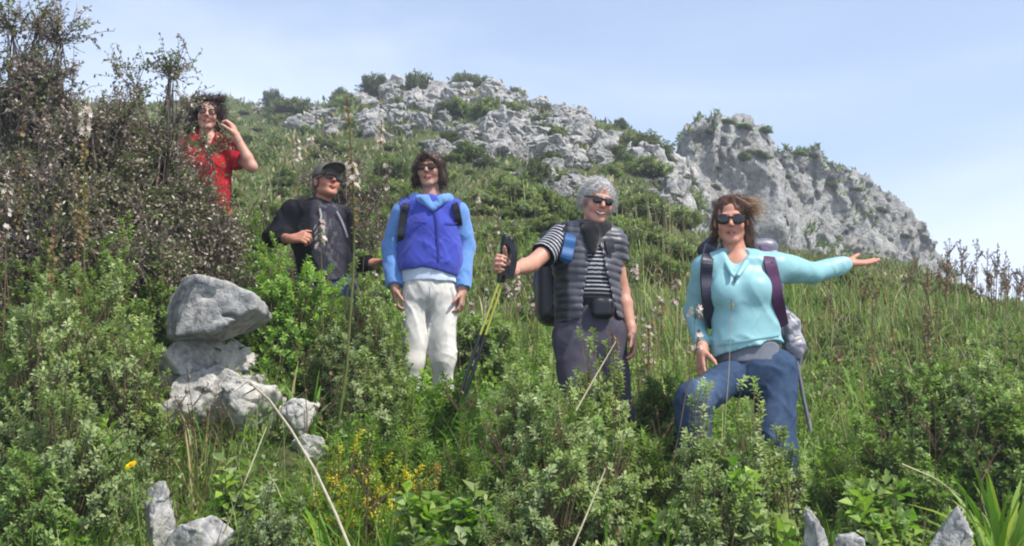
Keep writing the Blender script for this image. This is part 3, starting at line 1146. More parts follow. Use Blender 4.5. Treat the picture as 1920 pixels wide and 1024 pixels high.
def boots(parent, org, feet, col):
    for ankle, toe in feet:
        v = Vol(.008)
        toe = unit(toe)
        ankle = np.asarray(ankle)
        v.rc(ankle + [0, 0, .06], ankle + [0, 0, -.02], .050, .050, .02)
        v.rc(ankle + [0, 0, -.035], ankle + toe * .16 + [0, 0, -.052], .052, .042, .03)
        v.rc(ankle + [0, 0, -.035], ankle - toe * .045 + [0, 0, -.048], .050, .045, .03)
        v.clip(ankle + [0, 0, -.088], [0, 0, -1])
        solid('boot', v, M_PLASTIC, parent, org, col)


def folds(amp, freq, seed=0, stretch=(1, 1, 1), ang=38):
    """drapery: narrow raised creases running two ways across the cloth"""
    st = np.array(stretch)
    def f(P):
        r = 0
        for k, a in enumerate((ang, -ang)):
            c_, s_ = math.cos(math.radians(a)), math.sin(math.radians(a))
            Pw = P + .025 * vnoise(P * 7 + k * 9, seed + 5)[:, None]
            q = np.stack([(Pw[:, 0] * c_ - Pw[:, 2] * s_), Pw[:, 1] * .7, .30 * (Pw[:, 0] * s_ + Pw[:, 2] * c_)], 1) * freq * 1.5 * st
            n = vnoise(q + 3.7 * k, seed + k)
            m = np.clip(.5 + .9 * vnoise(P * freq * .35 + 20 * k, seed + 8 + k), 0, 1)
            r = r + m * (1 - np.abs(n)) ** 3
        return -amp * 1.1 * r + amp * .7 * vnoise(P * freq * .6, seed + 2)
    return f


def both(*fs):
    return lambda P: sum(f(P) for f in fs)


def snap(V, px, py, out=.0, rad=4.0):
    """front-most point of a mesh under a pixel"""
    x, y = project(V)
    for r in (rad, rad * 2, rad * 4, rad * 8):
        m = np.hypot(x - px, y - py) < r
        if m.any():
            p = V[m][np.argmin(V[m][:, 1])].copy()
            q = at(px, py, p[1])
            q[1] -= out
            return q
    raise ValueError('nothing at %s %s' % (px, py))


def strap(name, pts, wid, thick, mat, col, parent, org, face=(0, -1, 0), sub=6):
    """a flat webbing band through points (smoothed), with thickness"""
    pts = np.asarray(pts, float)
    t = np.linspace(0, len(pts) - 1, (len(pts) - 1) * sub + 1)
    P = []
    for u in t:
        i = min(int(u), len(pts) - 2); f = u - i
        p0, p1, p2, p3 = pts[max(i - 1, 0)], pts[i], pts[i + 1], pts[min(i + 2, len(pts) - 1)]
        P.append(.5 * (2 * p1 + (p2 - p0) * f + (2 * p0 - 5 * p1 + 4 * p2 - p3) * f * f + (3 * p1 - p0 - 3 * p2 + p3) * f ** 3))
    P = np.array(P)
    T = unit(np.gradient(P, axis=0))
    Nn = np.broadcast_to(np.asarray(face, float), P.shape)
    S = unit(np.cross(T, Nn)); Nn = unit(np.cross(S, T))
    w_, h_ = wid / 2, thick / 2
    prof = [(-1, -.5), (-.85, 1), (.85, 1), (1, -.5), (.85, -1), (-.85, -1)]
    V = np.stack([P + S * a * w_ + Nn * b * h_ for a, b in prof], 1)
    n, m = len(P), len(prof)
    q = [[i * m + j, i * m + (j + 1) % m, (i + 1) * m + (j + 1) % m, (i + 1) * m + j] for i in range(n - 1) for j in range(m)]
    q += [[0, 1, 2, 3], [0, 3, 4, 5], [(n - 1) * m + k for k in (3, 2, 1, 0)], [(n - 1) * m + k for k in (5, 4, 3, 0)]]
    o = link(name, raw_mesh(name, V.reshape(-1, 3) - np.asarray(org), [np.array(q)], mat, np.array(col), False), parent)
    return o


def sunglasses(parent, org, H, w_=1.0, hgt=1.0, tint=(.012, .011, .012), fcol=(.015, .013, .013)):
    """two curved lenses joined by a frame with temples"""
    v = Vol(.0026)
    for sg in (-1, 1):
        v.el(H.w(sg * .033 * w_, .095, .000), np.array([.0275 * w_, .0085, .0205 * hgt]) * H.k, H.R @ np.array(
            [[math.cos(.28), sg * math.sin(.28), 0], [-sg * math.sin(.28), math.cos(.28), 0], [0, 0, 1]]), .002)
    lens, _ = solid('lens', v, M_LENS, parent, org, tint)
    v = Vol(.0026)
    v.rc(H.w(-.012, .104, .009), H.w(.012, .104, .009), .0042, .0042, .002)
    for sg in (-1, 1):
        v.rc(H.w(sg * .004, .104, .011), H.w(sg * .058 * w_, .086, .013), .0040, .0045, .002)
        v.rc(H.w(sg * .058 * w_, .086, .012), H.w(sg * .080, .0, .010), .0045, .0035, .002)
    f, _ = solid('glasses_frame', v, M_PLASTIC, parent, org, fcol)
    return lens


def strands(mb, roots, dirs, L, wid, col, wave=.012, grav=.3, seed=1, k=6):
    rng = np.random.default_rng(seed)
    n = len(roots)
    t = np.linspace(0, 1, k)
    L = np.broadcast_to(L, (n,))
    D = unit(dirs)
    ph = rng.uniform(0, 6.28, (n, 1)); fr = rng.uniform(4, 9, (n, 1))
    S = unit(np.cross(D, rng.normal(size=(n, 3))))
    pts = roots[:, None, :] + D[:, None, :] * (t[None, :, None] * L[:, None, None]) \
        + np.array([0, 0, -1.])[None, None, :] * (grav * L[:, None] * t[None, :] ** 2)[..., None] \
        + S[:, None, :] * (wave * np.sin(ph + fr * t[None, :]) * t[None, :])[..., None]
    wd = wid * (1 - .75 * t[None, :]) * np.ones((n, 1))
    mb.tubes(pts, wd * .5, col, 3)


def hair_mass(name, parent, org, H, build, base, seed=1, noise=.006, nfreq=60, n=900, L=(.03, .06), flow=None, wid=.0035, grav=.3, wave=.01, h=.004, lift=.55):
    """a carved hair volume with loose strands growing out of it, as one mesh"""
    v = Vol(h * H.k)
    build(v, lambda c, r, kk=.012, sub=False: v.el(H.w(*c), np.array(r) * H.k, H.R, kk, sub),
          lambda a, b, ra, rb, kk=.012: v.rc(H.w(*a), H.w(*b), ra * H.k, rb * H.k, kk))
    v.disp(lambda P: noise * (vnoise(H.loc(P) * nfreq * [1, 1, .35], seed) + .5 * vnoise(H.loc(P) * nfreq * 2 * [1, 1, .4], seed + 3)))
    V, Q = v.run()
    V = relax(V, Q, 1)
    base = np.array(base)
    Lc = H.loc(V)
    tone = 1 + .45 * vnoise(Lc * [90, 90, 25], seed + 7)
    mb = MB()
    mb.add(V, base * tone[:, None], quads=Q)
    rng = np.random.default_rng(seed)
    idx = rng.integers(0, len(V), n)
    R0 = V[idx]
    nr = unit(R0 - H.w(0, -.01, .02))
    fl = flow(H.loc(R0)) @ H.R.T if flow is not None else np.zeros((n, 3))
    D = nr * lift + fl + rng.normal(size=(n, 3)) * .28
    strands(mb, R0 - nr * .004, D, rng.uniform(L[0], L[1], n) * H.k, wid, base * rng.uniform(.6, 1.6, (n, 1)), wave, grav, seed)
    return mb.build(name, M_HAIR, parent, org)


def cuff(parent, org, a, b, r, mat, col, back=.028):
    """ribbed band round the end of a sleeve that runs from a to b"""
    a, b = np.asarray(a), np.asarray(b)
    d = unit(b - a)
    v = Vol(.005)
    v.rc(b - d * back, b + d * .004, r, r * .97, .0, 'ab')
    solid('cuff', v, mat, parent, org, col)


SK_FAIR = lin(205, 158, 134)
LIP = lin(170, 95, 88)


def body(name, label, base, H, skin, joints, smile=0, brow=(.05, .03, .02), hands=(), eyes=True, h=.005, torso=None, xdir=(1, 0, 0), lip=LIP, jaw=1.0):
    """the whole figure as one surface; the object's origin stands on the ground"""
    v = Vol(h)
    if torso: v.loft([(c_, a_ * .88, b_ * .82) for c_, a_, b_ in torso], xdir, .04)
    nb = joints['neck']
    v.rc(H.w(0, -.022, -.055), nb, .050 * H.k, .056 * H.k, .025)
    for s in ('l', 'r'):
        a, b, c = (np.asarray(joints[s + q]) for q in ('sho', 'elb', 'wri'))
        v.rc(nb, a, .046, .046, .03)
        v.rc(a, b, .046, .038, .03)
        m = b * .7 + c * .3
        v.rc(b, m, .038, .038, .015); v.rc(m, c, .038, .024, .015)
        if s + 'hip' in joints:
            leg_skin(v, joints[s + 'hip'], joints[s + 'kne'], joints[s + 'ank'], joints.get('toe', (0, -1, 0)), .72)
    H.shape(v, smile, jaw)
    for kw in hands: hand(v, **kw)
    o, V = solid(name, v, M_SKIN, None, base, lambda V: H.paint(V, skin, lip, brow, smile, eyes))
    o.location = base
    tag(o, label, 'person')
    return o, V
def A(r, g, b, k=.72):
    return tuple(v * k for v in lin(r, g, b))


def on_ground(x, y, up=.09):
    return np.array([x, y, float(terrain(x, y)) + up])


def pack(label, c, half, R, col, mat=M_NYLON, lid=True):
    """a day pack: main bag, lid pocket, front pocket, top loop; returns the Empty"""
    base = np.asarray(c, float) - R[:, 2] * half[2]
    e = empty('backpack', base)
    tag(e, label, 'backpack')
    v = Vol(.008)
    v.box(c, half, R, .07, .01)
    v.el(c + R[:, 1] * -half[1] * .5, np.array([half[0] * .95, half[1] * .9, half[2] * .8]), R, .04)
    v.disp(folds(.006, 14, 5))
    solid('bag', v, mat, e, base, col)
    v = Vol(.008)
    v.box(c + R[:, 2] * half[2] * .95 - R[:, 1] * .01, (half[0] * .9, half[1] * .9, .05), R, .045)
    v.disp(folds(.004, 18, 8))
    solid('lid', v, mat, e, base, np.array(col) * .8)
    v = Vol(.008)
    v.box(c - R[:, 1] * (half[1] * 1.15) - R[:, 2] * half[2] * .25, (half[0] * .7, .045, half[2] * .5), R, .04)
    solid('pocket', v, mat, e, base, np.array(col) * 1.25)
    return e, base


# ---------------------------------------------------------------- woman in the teal top
def woman_teal():
    Y = 5.3
    def p(x, y, d=0.): return at(x, y, Y + d)
    H = Head(p(1371, 413, -.02), frame(-12, -9, 1), .95)
    la = on_ground(p(1453, 990)[0], Y)
    kn = p(1302, 752, -.35)
    ra = kn + np.array([-.012, .03, -.42])
    base = on_ground(p(1385, 990)[0], Y, 0)
    J = dict(neck=p(1383, 492), rsho=p(1326, 506), relb=p(1303, 588, .12), rwri=p(1316, 656, -.05),
             lsho=p(1452, 502), lelb=p(1522, 513, .15), lwri=p(1588, 494, .26),
             rhip=p(1384, 690), rkne=kn, rank=ra, lhip=p(1454, 690), lkne=p(1456, 845, -.03), lank=la)
    skin = A(212, 150, 125)
    o, V = body('person', 'woman in a teal half-zip top and jeans stretching one arm out to the side', base, H, skin, J,
                hands=[dict(W=J['rwri'], d=(-.15, -.35, -1), nrm=(.9, .3, -.1), thumb=(.2, -1, 0), curl=(12, 18, 15)),
                       dict(W=J['lwri'], d=(1, .12, .06), nrm=(0, -.35, 1), thumb=(0, 1, .2), curl=(4, 6, 6), spread=.05, tcurl=.1)],
                lip=A(196, 124, 112), torso=[(p(1386, 505), .14, .09), (p(1390, 560), .145, .10), (p(1398, 620), .135, .10), (p(1408, 685), .155, .11)])
    teal = A(150, 200, 204)
    v = Vol(.006)
    v.loft([(p(1387, 503), .150, .088), (p(1388, 540), .156, .114), (p(1391, 580), .146, .108), (p(1395, 612), .146, .108), (p(1402, 668), .165, .120)], (1, .05, 0), .03)
    v.el(p(1361, 548, -.085), (.060, .055, .060), None, .05)
    v.el(p(1415, 546, -.080), (.060, .055, .060), None, .05)
    v.rc(p(1383, 490), J['rsho'], .054, .060, .03)
    v.rc(p(1383, 490), J['lsho'], .054, .060, .03)
    a, b = p(1332, 668), p(1472, 636)
    d = b - a
    v.clip(a, [d[2], 0, -d[0]])
    for s in ('r', 'l'):
        v.rc(J[s + 'sho'], J[s + 'elb'], .063, .049, .03)
        e = J[s + 'elb'] * .12 + J[s + 'wri'] * .88
        v.rc(J[s + 'elb'], e, .050, .034, .02, 'b')
        cuff(o, base, J[s + 'elb'], e, .0375, M_SATIN, np.array(teal) * .86)
    nk = p(1383, 478, -.06)
    v.rc(p(1381, 466, -.08), p(1379, 518, -.165), .066, .006, .008, '', True)     # open half-zip neck
    v.disp(both(folds(.013, 6, 3, (.8, 1, 1.2)), folds(.006, 14, 6, (.7, 1, 1.4))))
    _, TV = solid('half_zip_top', v, M_SATIN, o, base, teal)
    # stand-up collar and zip
    v = Vol(.005)
    for sg, x in ((-1, 1355), (1, 1408)):
        v.rc(p(x, 480, -.03), p(1379 + sg * 5, 516, -.150), .020, .009, .006)
        v.rc(p(x, 478, -.02), p(1383 + sg * 18, 474, .06), .018, .018, .006)
    solid('collar', v, M_SATIN, o, base, np.array(teal) * 1.12)
    z = [snap(TV, 1378, y, .004) for y in (516, 524, 532)]
    strap('zip', z, .007, .004, M_METAL, A(90, 120, 130), o, base)
    strap('hem_seam', [snap(TV, x, 648 - (x - 1345) * .17, .001) for x in np.linspace(1345, 1462, 9)], .007, .004, M_SATIN, np.array(teal) * .8, o, base)
    # grey shirt tail
    v = Vol(.006)
    v.loft([(p(1402, 650), .140, .100), (p(1405, 680), .148, .108)], (1, .05, 0), .02, 'ab')
    v.disp(folds(.005, 16, 12, (.6, 1, 1.6)))
    solid('shirt_tail', v, M_CLOTH, o, base, A(120, 125, 135))
    jean = lin(74, 96, 128)
    v = Vol(.006)
    v.loft([(p(1406, 672), .150, .108), (p(1411, 696), .152, .114)], (1, .05, 0), .03, 'a')
    v.rc(J['rhip'] + [0, 0, -.01], J['rkne'], .077, .064, .012)
    v.rc(J['rkne'], J['rank'] + [0, 0, .03], .070, .058, .03, 'b')
    v.rc(J['lhip'], J['lkne'], .093, .078, .012)
    v.rc(J['lkne'], J['lank'] + [0, 0, .02], .078, .086, .03, 'b')
    v.disp(both(folds(.010, 8, 21, (1, 1, 1.2)), folds(.005, 18, 25)))
    def jc(P):
        n = fbm(P * 9, 3, 4)
        c = np.array(jean) * .50 * (1 + .22 * n)[:, None]
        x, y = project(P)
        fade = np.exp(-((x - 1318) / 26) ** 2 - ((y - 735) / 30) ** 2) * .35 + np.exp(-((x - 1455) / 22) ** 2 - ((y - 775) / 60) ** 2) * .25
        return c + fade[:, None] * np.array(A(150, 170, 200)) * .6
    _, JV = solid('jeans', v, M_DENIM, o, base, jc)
    for ln in ([(1404, 684), (1403, 700), (1400, 716)],):
        strap('seam', [snap(JV, x, y, .001) for x, y in ln], .004, .003, M_DENIM, A(66, 82, 108), o, base)
    boots(o, base, [(J['rank'], (-.2, -1, 0)), (J['lank'], (.2, -1, 0))], A(80, 70, 62))
    sunglasses(o, base, H, 1.14, 1.32)
    def hair(v, E, C):
        E((0, -.024, .044), (.083, .100, .084))
        E((-.006, .112, -.036), (.060, .078, .090), .008, True)
        E((.020, -.060, -.055), (.075, .048, .095), .03)
        C((.070, -.008, .025), (.080, -.025, -.105), .018, .026, .02)
        C((.03, -.05, -.09), (.070, -.06, -.17), .036, .02, .02)
        C((-.074, -.012, .030), (-.080, -.030, -.075), .014, .014, .02)
        C((.02, .045, .105), (.085, .03, .06), .018, .02, .02)
    def flow(Lc):
        f = np.zeros_like(Lc)
        f[:, 0] = np.where(Lc[:, 0] > -.02, .55, -.25); f[:, 1] = -.45; f[:, 2] = np.where(Lc[:, 2] > .06, -.25, -.9)
        return f
    ho = hair_mass('hair', o, base, H, hair, A(92, 62, 44), 3, .005, 70, 1900, (.03, .075), flow, .0020, .15, .007, lift=.15)
    # wind-blown lighter locks
    mb = MB()
    rng = np.random.default_rng(5)
    n = 170
    R0 = np.array([H.w(x, y, z) for x, y, z in zip(rng.uniform(.02, .085, n), rng.uniform(-.03, .04, n), rng.uniform(.03, .11, n))])
    strands(mb, R0, np.tile([1, .1, -.12], (n, 1)) + rng.normal(size=(n, 3)) * .22, rng.uniform(.05, .115, n), .0026,
            np.array(A(196, 150, 92)) * rng.uniform(.7, 1.2, (n, 1)), .02, .18, 8, 7)
    mb.build('windblown_locks', M_HAIR, o, base)
    # her pack: bag behind, straps over both shoulders
    R = np.stack([unit([1, .1, 0]), unit([-.1, 1, 0]), np.array([0, 0, 1.])], 1)
    c = p(1404, 560, .255)
    R2 = R.copy(); R2[:, 1] *= -1
    e, pb = pack('grey and purple hiking backpack on the teal-clad woman, its edge showing at her hip', c, (.155, .105, .25), R2, A(125, 125, 140))
    e.location = pb
    def on(x, y, out=.008): return snap(TV, x, y, out)
    navy, plum = A(38, 36, 58), A(88, 42, 84)
    strap('shoulder_strap', [p(1332, 462, .10), p(1330, 472, .0), on(1326, 492), on(1324, 520), on(1326, 552), on(1330, 590), p(1338, 610, .03)], .058, .016, M_NYLON, navy, e, pb)
    strap('shoulder_strap', [p(1434, 466, .10), p(1438, 474, .0), on(1443, 492), on(1450, 520), on(1455, 548), on(1460, 575), p(1468, 610, .05)], .062, .016, M_NYLON, plum, e, pb)
    strap('strap_trim', [on(1446, 492, .018), on(1455, 520, .018), on(1460, 548, .018)], .012, .008, M_NYLON, navy, e, pb)
    v = Vol(.008)
    v.rc(p(1322, 470, .14), p(1334, 455, .16), .035, .028, .01)
    v.disp(folds(.006, 20, 3))
    solid('stuff_pocket', v, M_NYLON, e, pb, A(40, 38, 45))
    v = Vol(.007)
    v.chain([p(1462, 585, .16), p(1478, 612, .14), p(1490, 650, .12), p(1494, 690, .14)], [.045, .05, .045, .02], .02)
    v.disp(folds(.010, 22, 7))
    solid('side_pocket', v, M_NYLON, e, pb, lambda P: np.array(A(170, 168, 178)) * (.35 + .65 * (vnoise(P * 45, 3) > -.1))[:, None])
    q = [p(1490, 655, .10), p(1498, 700, .10), p(1507, 750, .10), p(1516, 790, .10)]
    k = empty('walking_pole', q[-1])
    tag(k, 'thin grey walking pole hanging beside the jeans of the teal-clad woman', 'walking pole')
    mb = MB(); mb.tubes(np.array([q]), np.full((1, 4), .009), np.array(A(120, 120, 128)), 8); mb.build('shaft', M_METAL, k, q[-1])
    mb = MB(); mb.tubes(np.array([[q[-1], q[-1] + [.008, 0, -.05]]]), np.array([[.012, .005]]), np.array(A(160, 160, 165)), 8); mb.build('tip', M_METAL, k, q[-1])
    # the stone under her raised foot
    Vr, Qr = boulder(.06, 13, 91, (.17, .20, .16), .03)
    g = link('rock', raw_mesh('rock', Vr, [Qr], M_ROCK), None, (ra[0], ra[1] - .05, ra[2] - .24))
    tag(g, 'stone under the raised foot of the woman in teal', 'rock')
    return o


# ---------------------------------------------------------------- grey-haired woman with poles
def woman_grey():
    Y = 5.6
    def p(x, y, d=0.): return at(x, y, Y + d)
    H = Head(p(1121, 377, -.05), frame(13, -13, 8), .94)
    base = on_ground(p(1115, 940)[0], Y, 0)
    J = dict(neck=p(1108, 440), rsho=p(1052, 448), relb=p(996, 496, -.17), rwri=p(957, 508, -.38),
             lsho=p(1147, 456), lelb=p(1166, 548, .06), lwri=p(1184, 622, .0),
             rhip=p(1078, 632), rkne=p(1088, 775, -.16), lhip=p(1132, 632), lkne=p(1156, 770, -.02))
    J['rank'] = on_ground(p(1085, 900, -.05)[0], Y - .05); J['lank'] = on_ground(p(1160, 900, .12)[0], Y + .12)
    skin = A(214, 158, 134)
    hd = unit([-.72, -.55, .22])
    hn = unit([.55, -.75, 0.05])
    o, V = body('person', 'grey-haired woman smiling, in dark puffer vest and striped tee, holding two trekking poles', base, H, skin, J, smile=.8, brow=(.2, .17, .15),
                hands=[dict(W=J['rwri'], d=hd, nrm=hn, thumb=(0, -.2, 1), curl=(62, 66, 40), close=1, tcurl=.9),
                       dict(W=J['lwri'], d=(.10, -.12, -1), nrm=(-1, -.1, 0), thumb=(-.1, -1, 0), curl=(22, 30, 22))],
                torso=[(p(1102, 458), .13, .085), (p(1102, 510), .14, .095), (p(1104, 570), .13, .095), (p(1105, 625), .15, .105)], lip=A(165, 80, 80))
    # striped tee
    ax0, ax1 = J['rsho'], p(1018, 478, -.10)
    def stripes(P):
        u = (P - ax0) @ unit(ax1 - ax0)
        near = (P[:, 0] < J['rsho'][0] + .01)
        s = np.where(near, u, P[:, 2])
        on = smooth(.30, .38, np.abs(((s / .0205) % 1) - .5))
        xx, yy = project(P)
        on = on * np.where(near, 1, smooth(560, 535, yy))
        return np.array(A(24, 24, 32)) * (1 - on)[:, None] + np.array(A(205, 205, 212)) * on[:, None]
    v = Vol(.005)
    v.loft([(p(1102, 455), .140, .092), (p(1101, 500), .156, .118), (p(1104, 560), .150, .112), (p(1106, 618), .158, .115)], (1, .1, 0), .03)
    v.rc(J['neck'], J['rsho'], .058, .062, .03); v.rc(J['neck'], J['lsho'], .058, .062, .03)
    v.rc(J['rsho'], ax1, .066, .064, .03, 'b')
    v.rc(J['lsho'], J['lsho'] * .75 + J['lelb'] * .25, .056, .056, .03, 'b')
    v.disp(folds(.006, 14, 31))
    _, TV = solid('striped_tee', v, M_CLOTH, o, base, stripes)
    # quilted vest, open down the front: one panel each side
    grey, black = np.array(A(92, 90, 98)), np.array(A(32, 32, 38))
    vest = []
    for side in (0, 1):
        v = Vol(.005)
        v.loft([(p(1101, 456), .146, .108), (p(1100, 500), .164, .132), (p(1102, 560), .160, .132), (p(1106, 604), .168, .138)], (1, .1, 0), .03, 'b')
        v.rc(p(1104, 442), J['rsho'] * .80 + J['neck'] * .20, .072, .076, .03)
        v.rc(p(1110, 442), J['lsho'] * .96 + J['neck'] * .04, .072, .074, .03)
        if side == 1: v.rc(J['lsho'], J['lsho'] * .62 + J['lelb'] * .38, .072, .064, .03, 'b')
        if side == 0:
            a, b = p(1103, 450), p(1086, 604)
            d = b - a; v.clip(a, [-d[2], 0, d[0]])
        else:
            a, b = p(1119, 450), p(1156, 604)
            d = b - a; v.clip(a, [d[2], 0, -d[0]])
        def puff(P): return .003 - .007 * np.abs(np.sin(PI * (P[:, 2] + .10 * P[:, 0] + .006 * vnoise(P * 9, 3)) / .036)) ** .7 + .005 * vnoise(P * 24, 5)
        v.disp(puff)
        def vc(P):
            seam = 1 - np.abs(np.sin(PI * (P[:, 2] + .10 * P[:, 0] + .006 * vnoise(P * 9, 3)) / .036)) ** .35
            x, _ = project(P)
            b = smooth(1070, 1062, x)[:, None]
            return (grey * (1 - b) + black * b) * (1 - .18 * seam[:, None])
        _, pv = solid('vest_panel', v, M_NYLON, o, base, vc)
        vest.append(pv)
    v = Vol(.005)                                                # black fleece collar
    for i in range(9):
        t0, t1 = [math.radians(-205 + 230 * k / 9) for k in (i, i + 1)]
        q = [p(1110, 423) + np.array([.070 * math.cos(t), .075 * math.sin(t), -.008 + .030 * math.sin(t)]) for t in (t0, t1)]
        v.rc(q[0], q[1], .030, .032, .02)
    v.rc(p(1108, 442, -.085), p(1112, 474, -.145), .052, .016, .03)
    v.disp(folds(.006, 22, 3))
    solid('fleece_collar', v, M_FLEECE, o, base, A(28, 27, 32))
    v = Vol(.006)                                                # black pouch at the waist
    v.box(p(1130, 578, -.135), (.055, .03, .05), None, .028)
    v.disp(folds(.005, 20, 2))
    solid('waist_pouch', v, M_NYLON, o, base, A(22, 22, 28))
    v = Vol(.006)
    v.loft([(p(1105, 600), .150, .112), (p(1106, 640), .168, .125)], (1, .1, 0), .03)
    v.rc(J['rhip'], J['rkne'], .098, .078, .04); v.rc(J['rkne'], J['rank'] + [0, 0, .03], .078, .07, .03, 'b')
    v.rc(J['lhip'], J['lkne'], .095, .074, .04); v.rc(J['lkne'], J['lank'] + [0, 0, .03], .074, .07, .03, 'b')
    v.disp(both(folds(.013, 7, 41, (1, 1, .7), 28), folds(.005, 16, 43)))
    solid('trousers', v, M_CLOTH, o, base, A(80, 76, 88))
    boots(o, base, [(J['rank'], (0, -1, 0)), (J['lank'], (.3, -1, 0))], A(75, 65, 58))
    sunglasses(o, base, H, .95, .95)
    def hair(v, E, C):
        E((0, -.020, .042), (.080, .097, .083))
        E((0, .108, -.030), (.060, .072, .094), .010, True)
        E((0, -.02, -.135), (.13, .13, .095), .02, True)
        for sg in (-1, 1): C((sg * .070, -.005, .045), (sg * .074, -.020, -.025), .020, .018, .015)
        E((0, .112, -.030), (.056, .06, .088), .010, True)
    hair_mass('hair', o, base, H, hair, A(198, 195, 192, .75), 13, .004, 105, 3200, (.018, .042), lambda Lc: np.stack([-.5 * Lc[:, 2] / .1, 0 * Lc[:, 0], np.full(len(Lc), -.15)], 1), .0018, .25, .010, lift=.5, h=.0032)
    # poles
    grip = J['rwri'] + hd * .078 + hn * .030
    for i, (dx, dd) in enumerate(((0, 0), (.020, .022))):
        g = grip + np.array([dx, dd, 0])
        top = p(948 + i * 8, 447 + i * 4, -.40 + dd); low = p(936 + i * 7, 528, -.42 + dd)
        mid = p(900 + i * 10, 628, -.42 + dd); tip = p(862 + i * 10, 742, -.42 + dd)
        k = empty('trekking_pole', tip)
        tag(k, ['nearer of the two trekking poles in the grey-haired woman\'s hand, yellow above black',
                'farther trekking pole behind its twin, held by the grey-haired woman'][i], 'trekking pole', 'trekking poles')
        mb = MB(); mb.tubes(np.array([[low, mid]]), np.array([[.0058, .0058]]), np.array(A(180, 184, 70)), 8); mb.build('upper_shaft', M_METAL, k, tip)
        mb = MB(); mb.tubes(np.array([[mid, tip]]), np.array([[.0090, .0075]]), np.array(A(28, 28, 30)), 8); mb.build('lower_shaft', M_METAL, k, tip)
        v = Vol(.004)
        v.rc(top, top * .75 + low * .25, .021, .016, .008); v.rc(top * .75 + low * .25, top * .4 + low * .6, .015, .017, .008)
        v.rc(top * .4 + low * .6, low, .016, .010, .008)
        solid('grip', v, M_PLASTIC, k, tip, A(20, 20, 22))
        strap('wrist_loop', [top + [.01, -.025, -.02], p(962 + i * 4, 470, -.44), p(960 + i * 4, 500, -.43), p(952 + i * 4, 520, -.42), low * .5 + top * .5 + [0, -.03, 0]], .020, .004, M_NYLON, A(22, 22, 25), k, tip)
    # pack
    R2 = np.stack([unit([1, .1, 0]), unit([.1, -1, 0]), np.array([0, 0, 1.])], 1)
    e, pb = pack('black daypack on the grey-haired woman with a blue shoulder strap', p(1066, 530, .24), (.165, .11, .22), R2, A(32, 31, 36))
    AV = np.concatenate([TV] + vest)
    def on(x, y, out=.010): return snap(AV, x, y, out)
    strap('shoulder_strap', [p(1076, 424, .12), p(1074, 430, .02), on(1070, 446), on(1066, 466), on(1060, 488), p(1050, 505, .05)], .062, .014, M_NYLON, A(34, 92, 150), e, pb)
    strap('shoulder_strap', [p(1138, 428, .10), p(1142, 436, .0), on(1142, 455), on(1146, 475)], .045, .012, M_NYLON, A(30, 30, 36), e, pb)
    return o


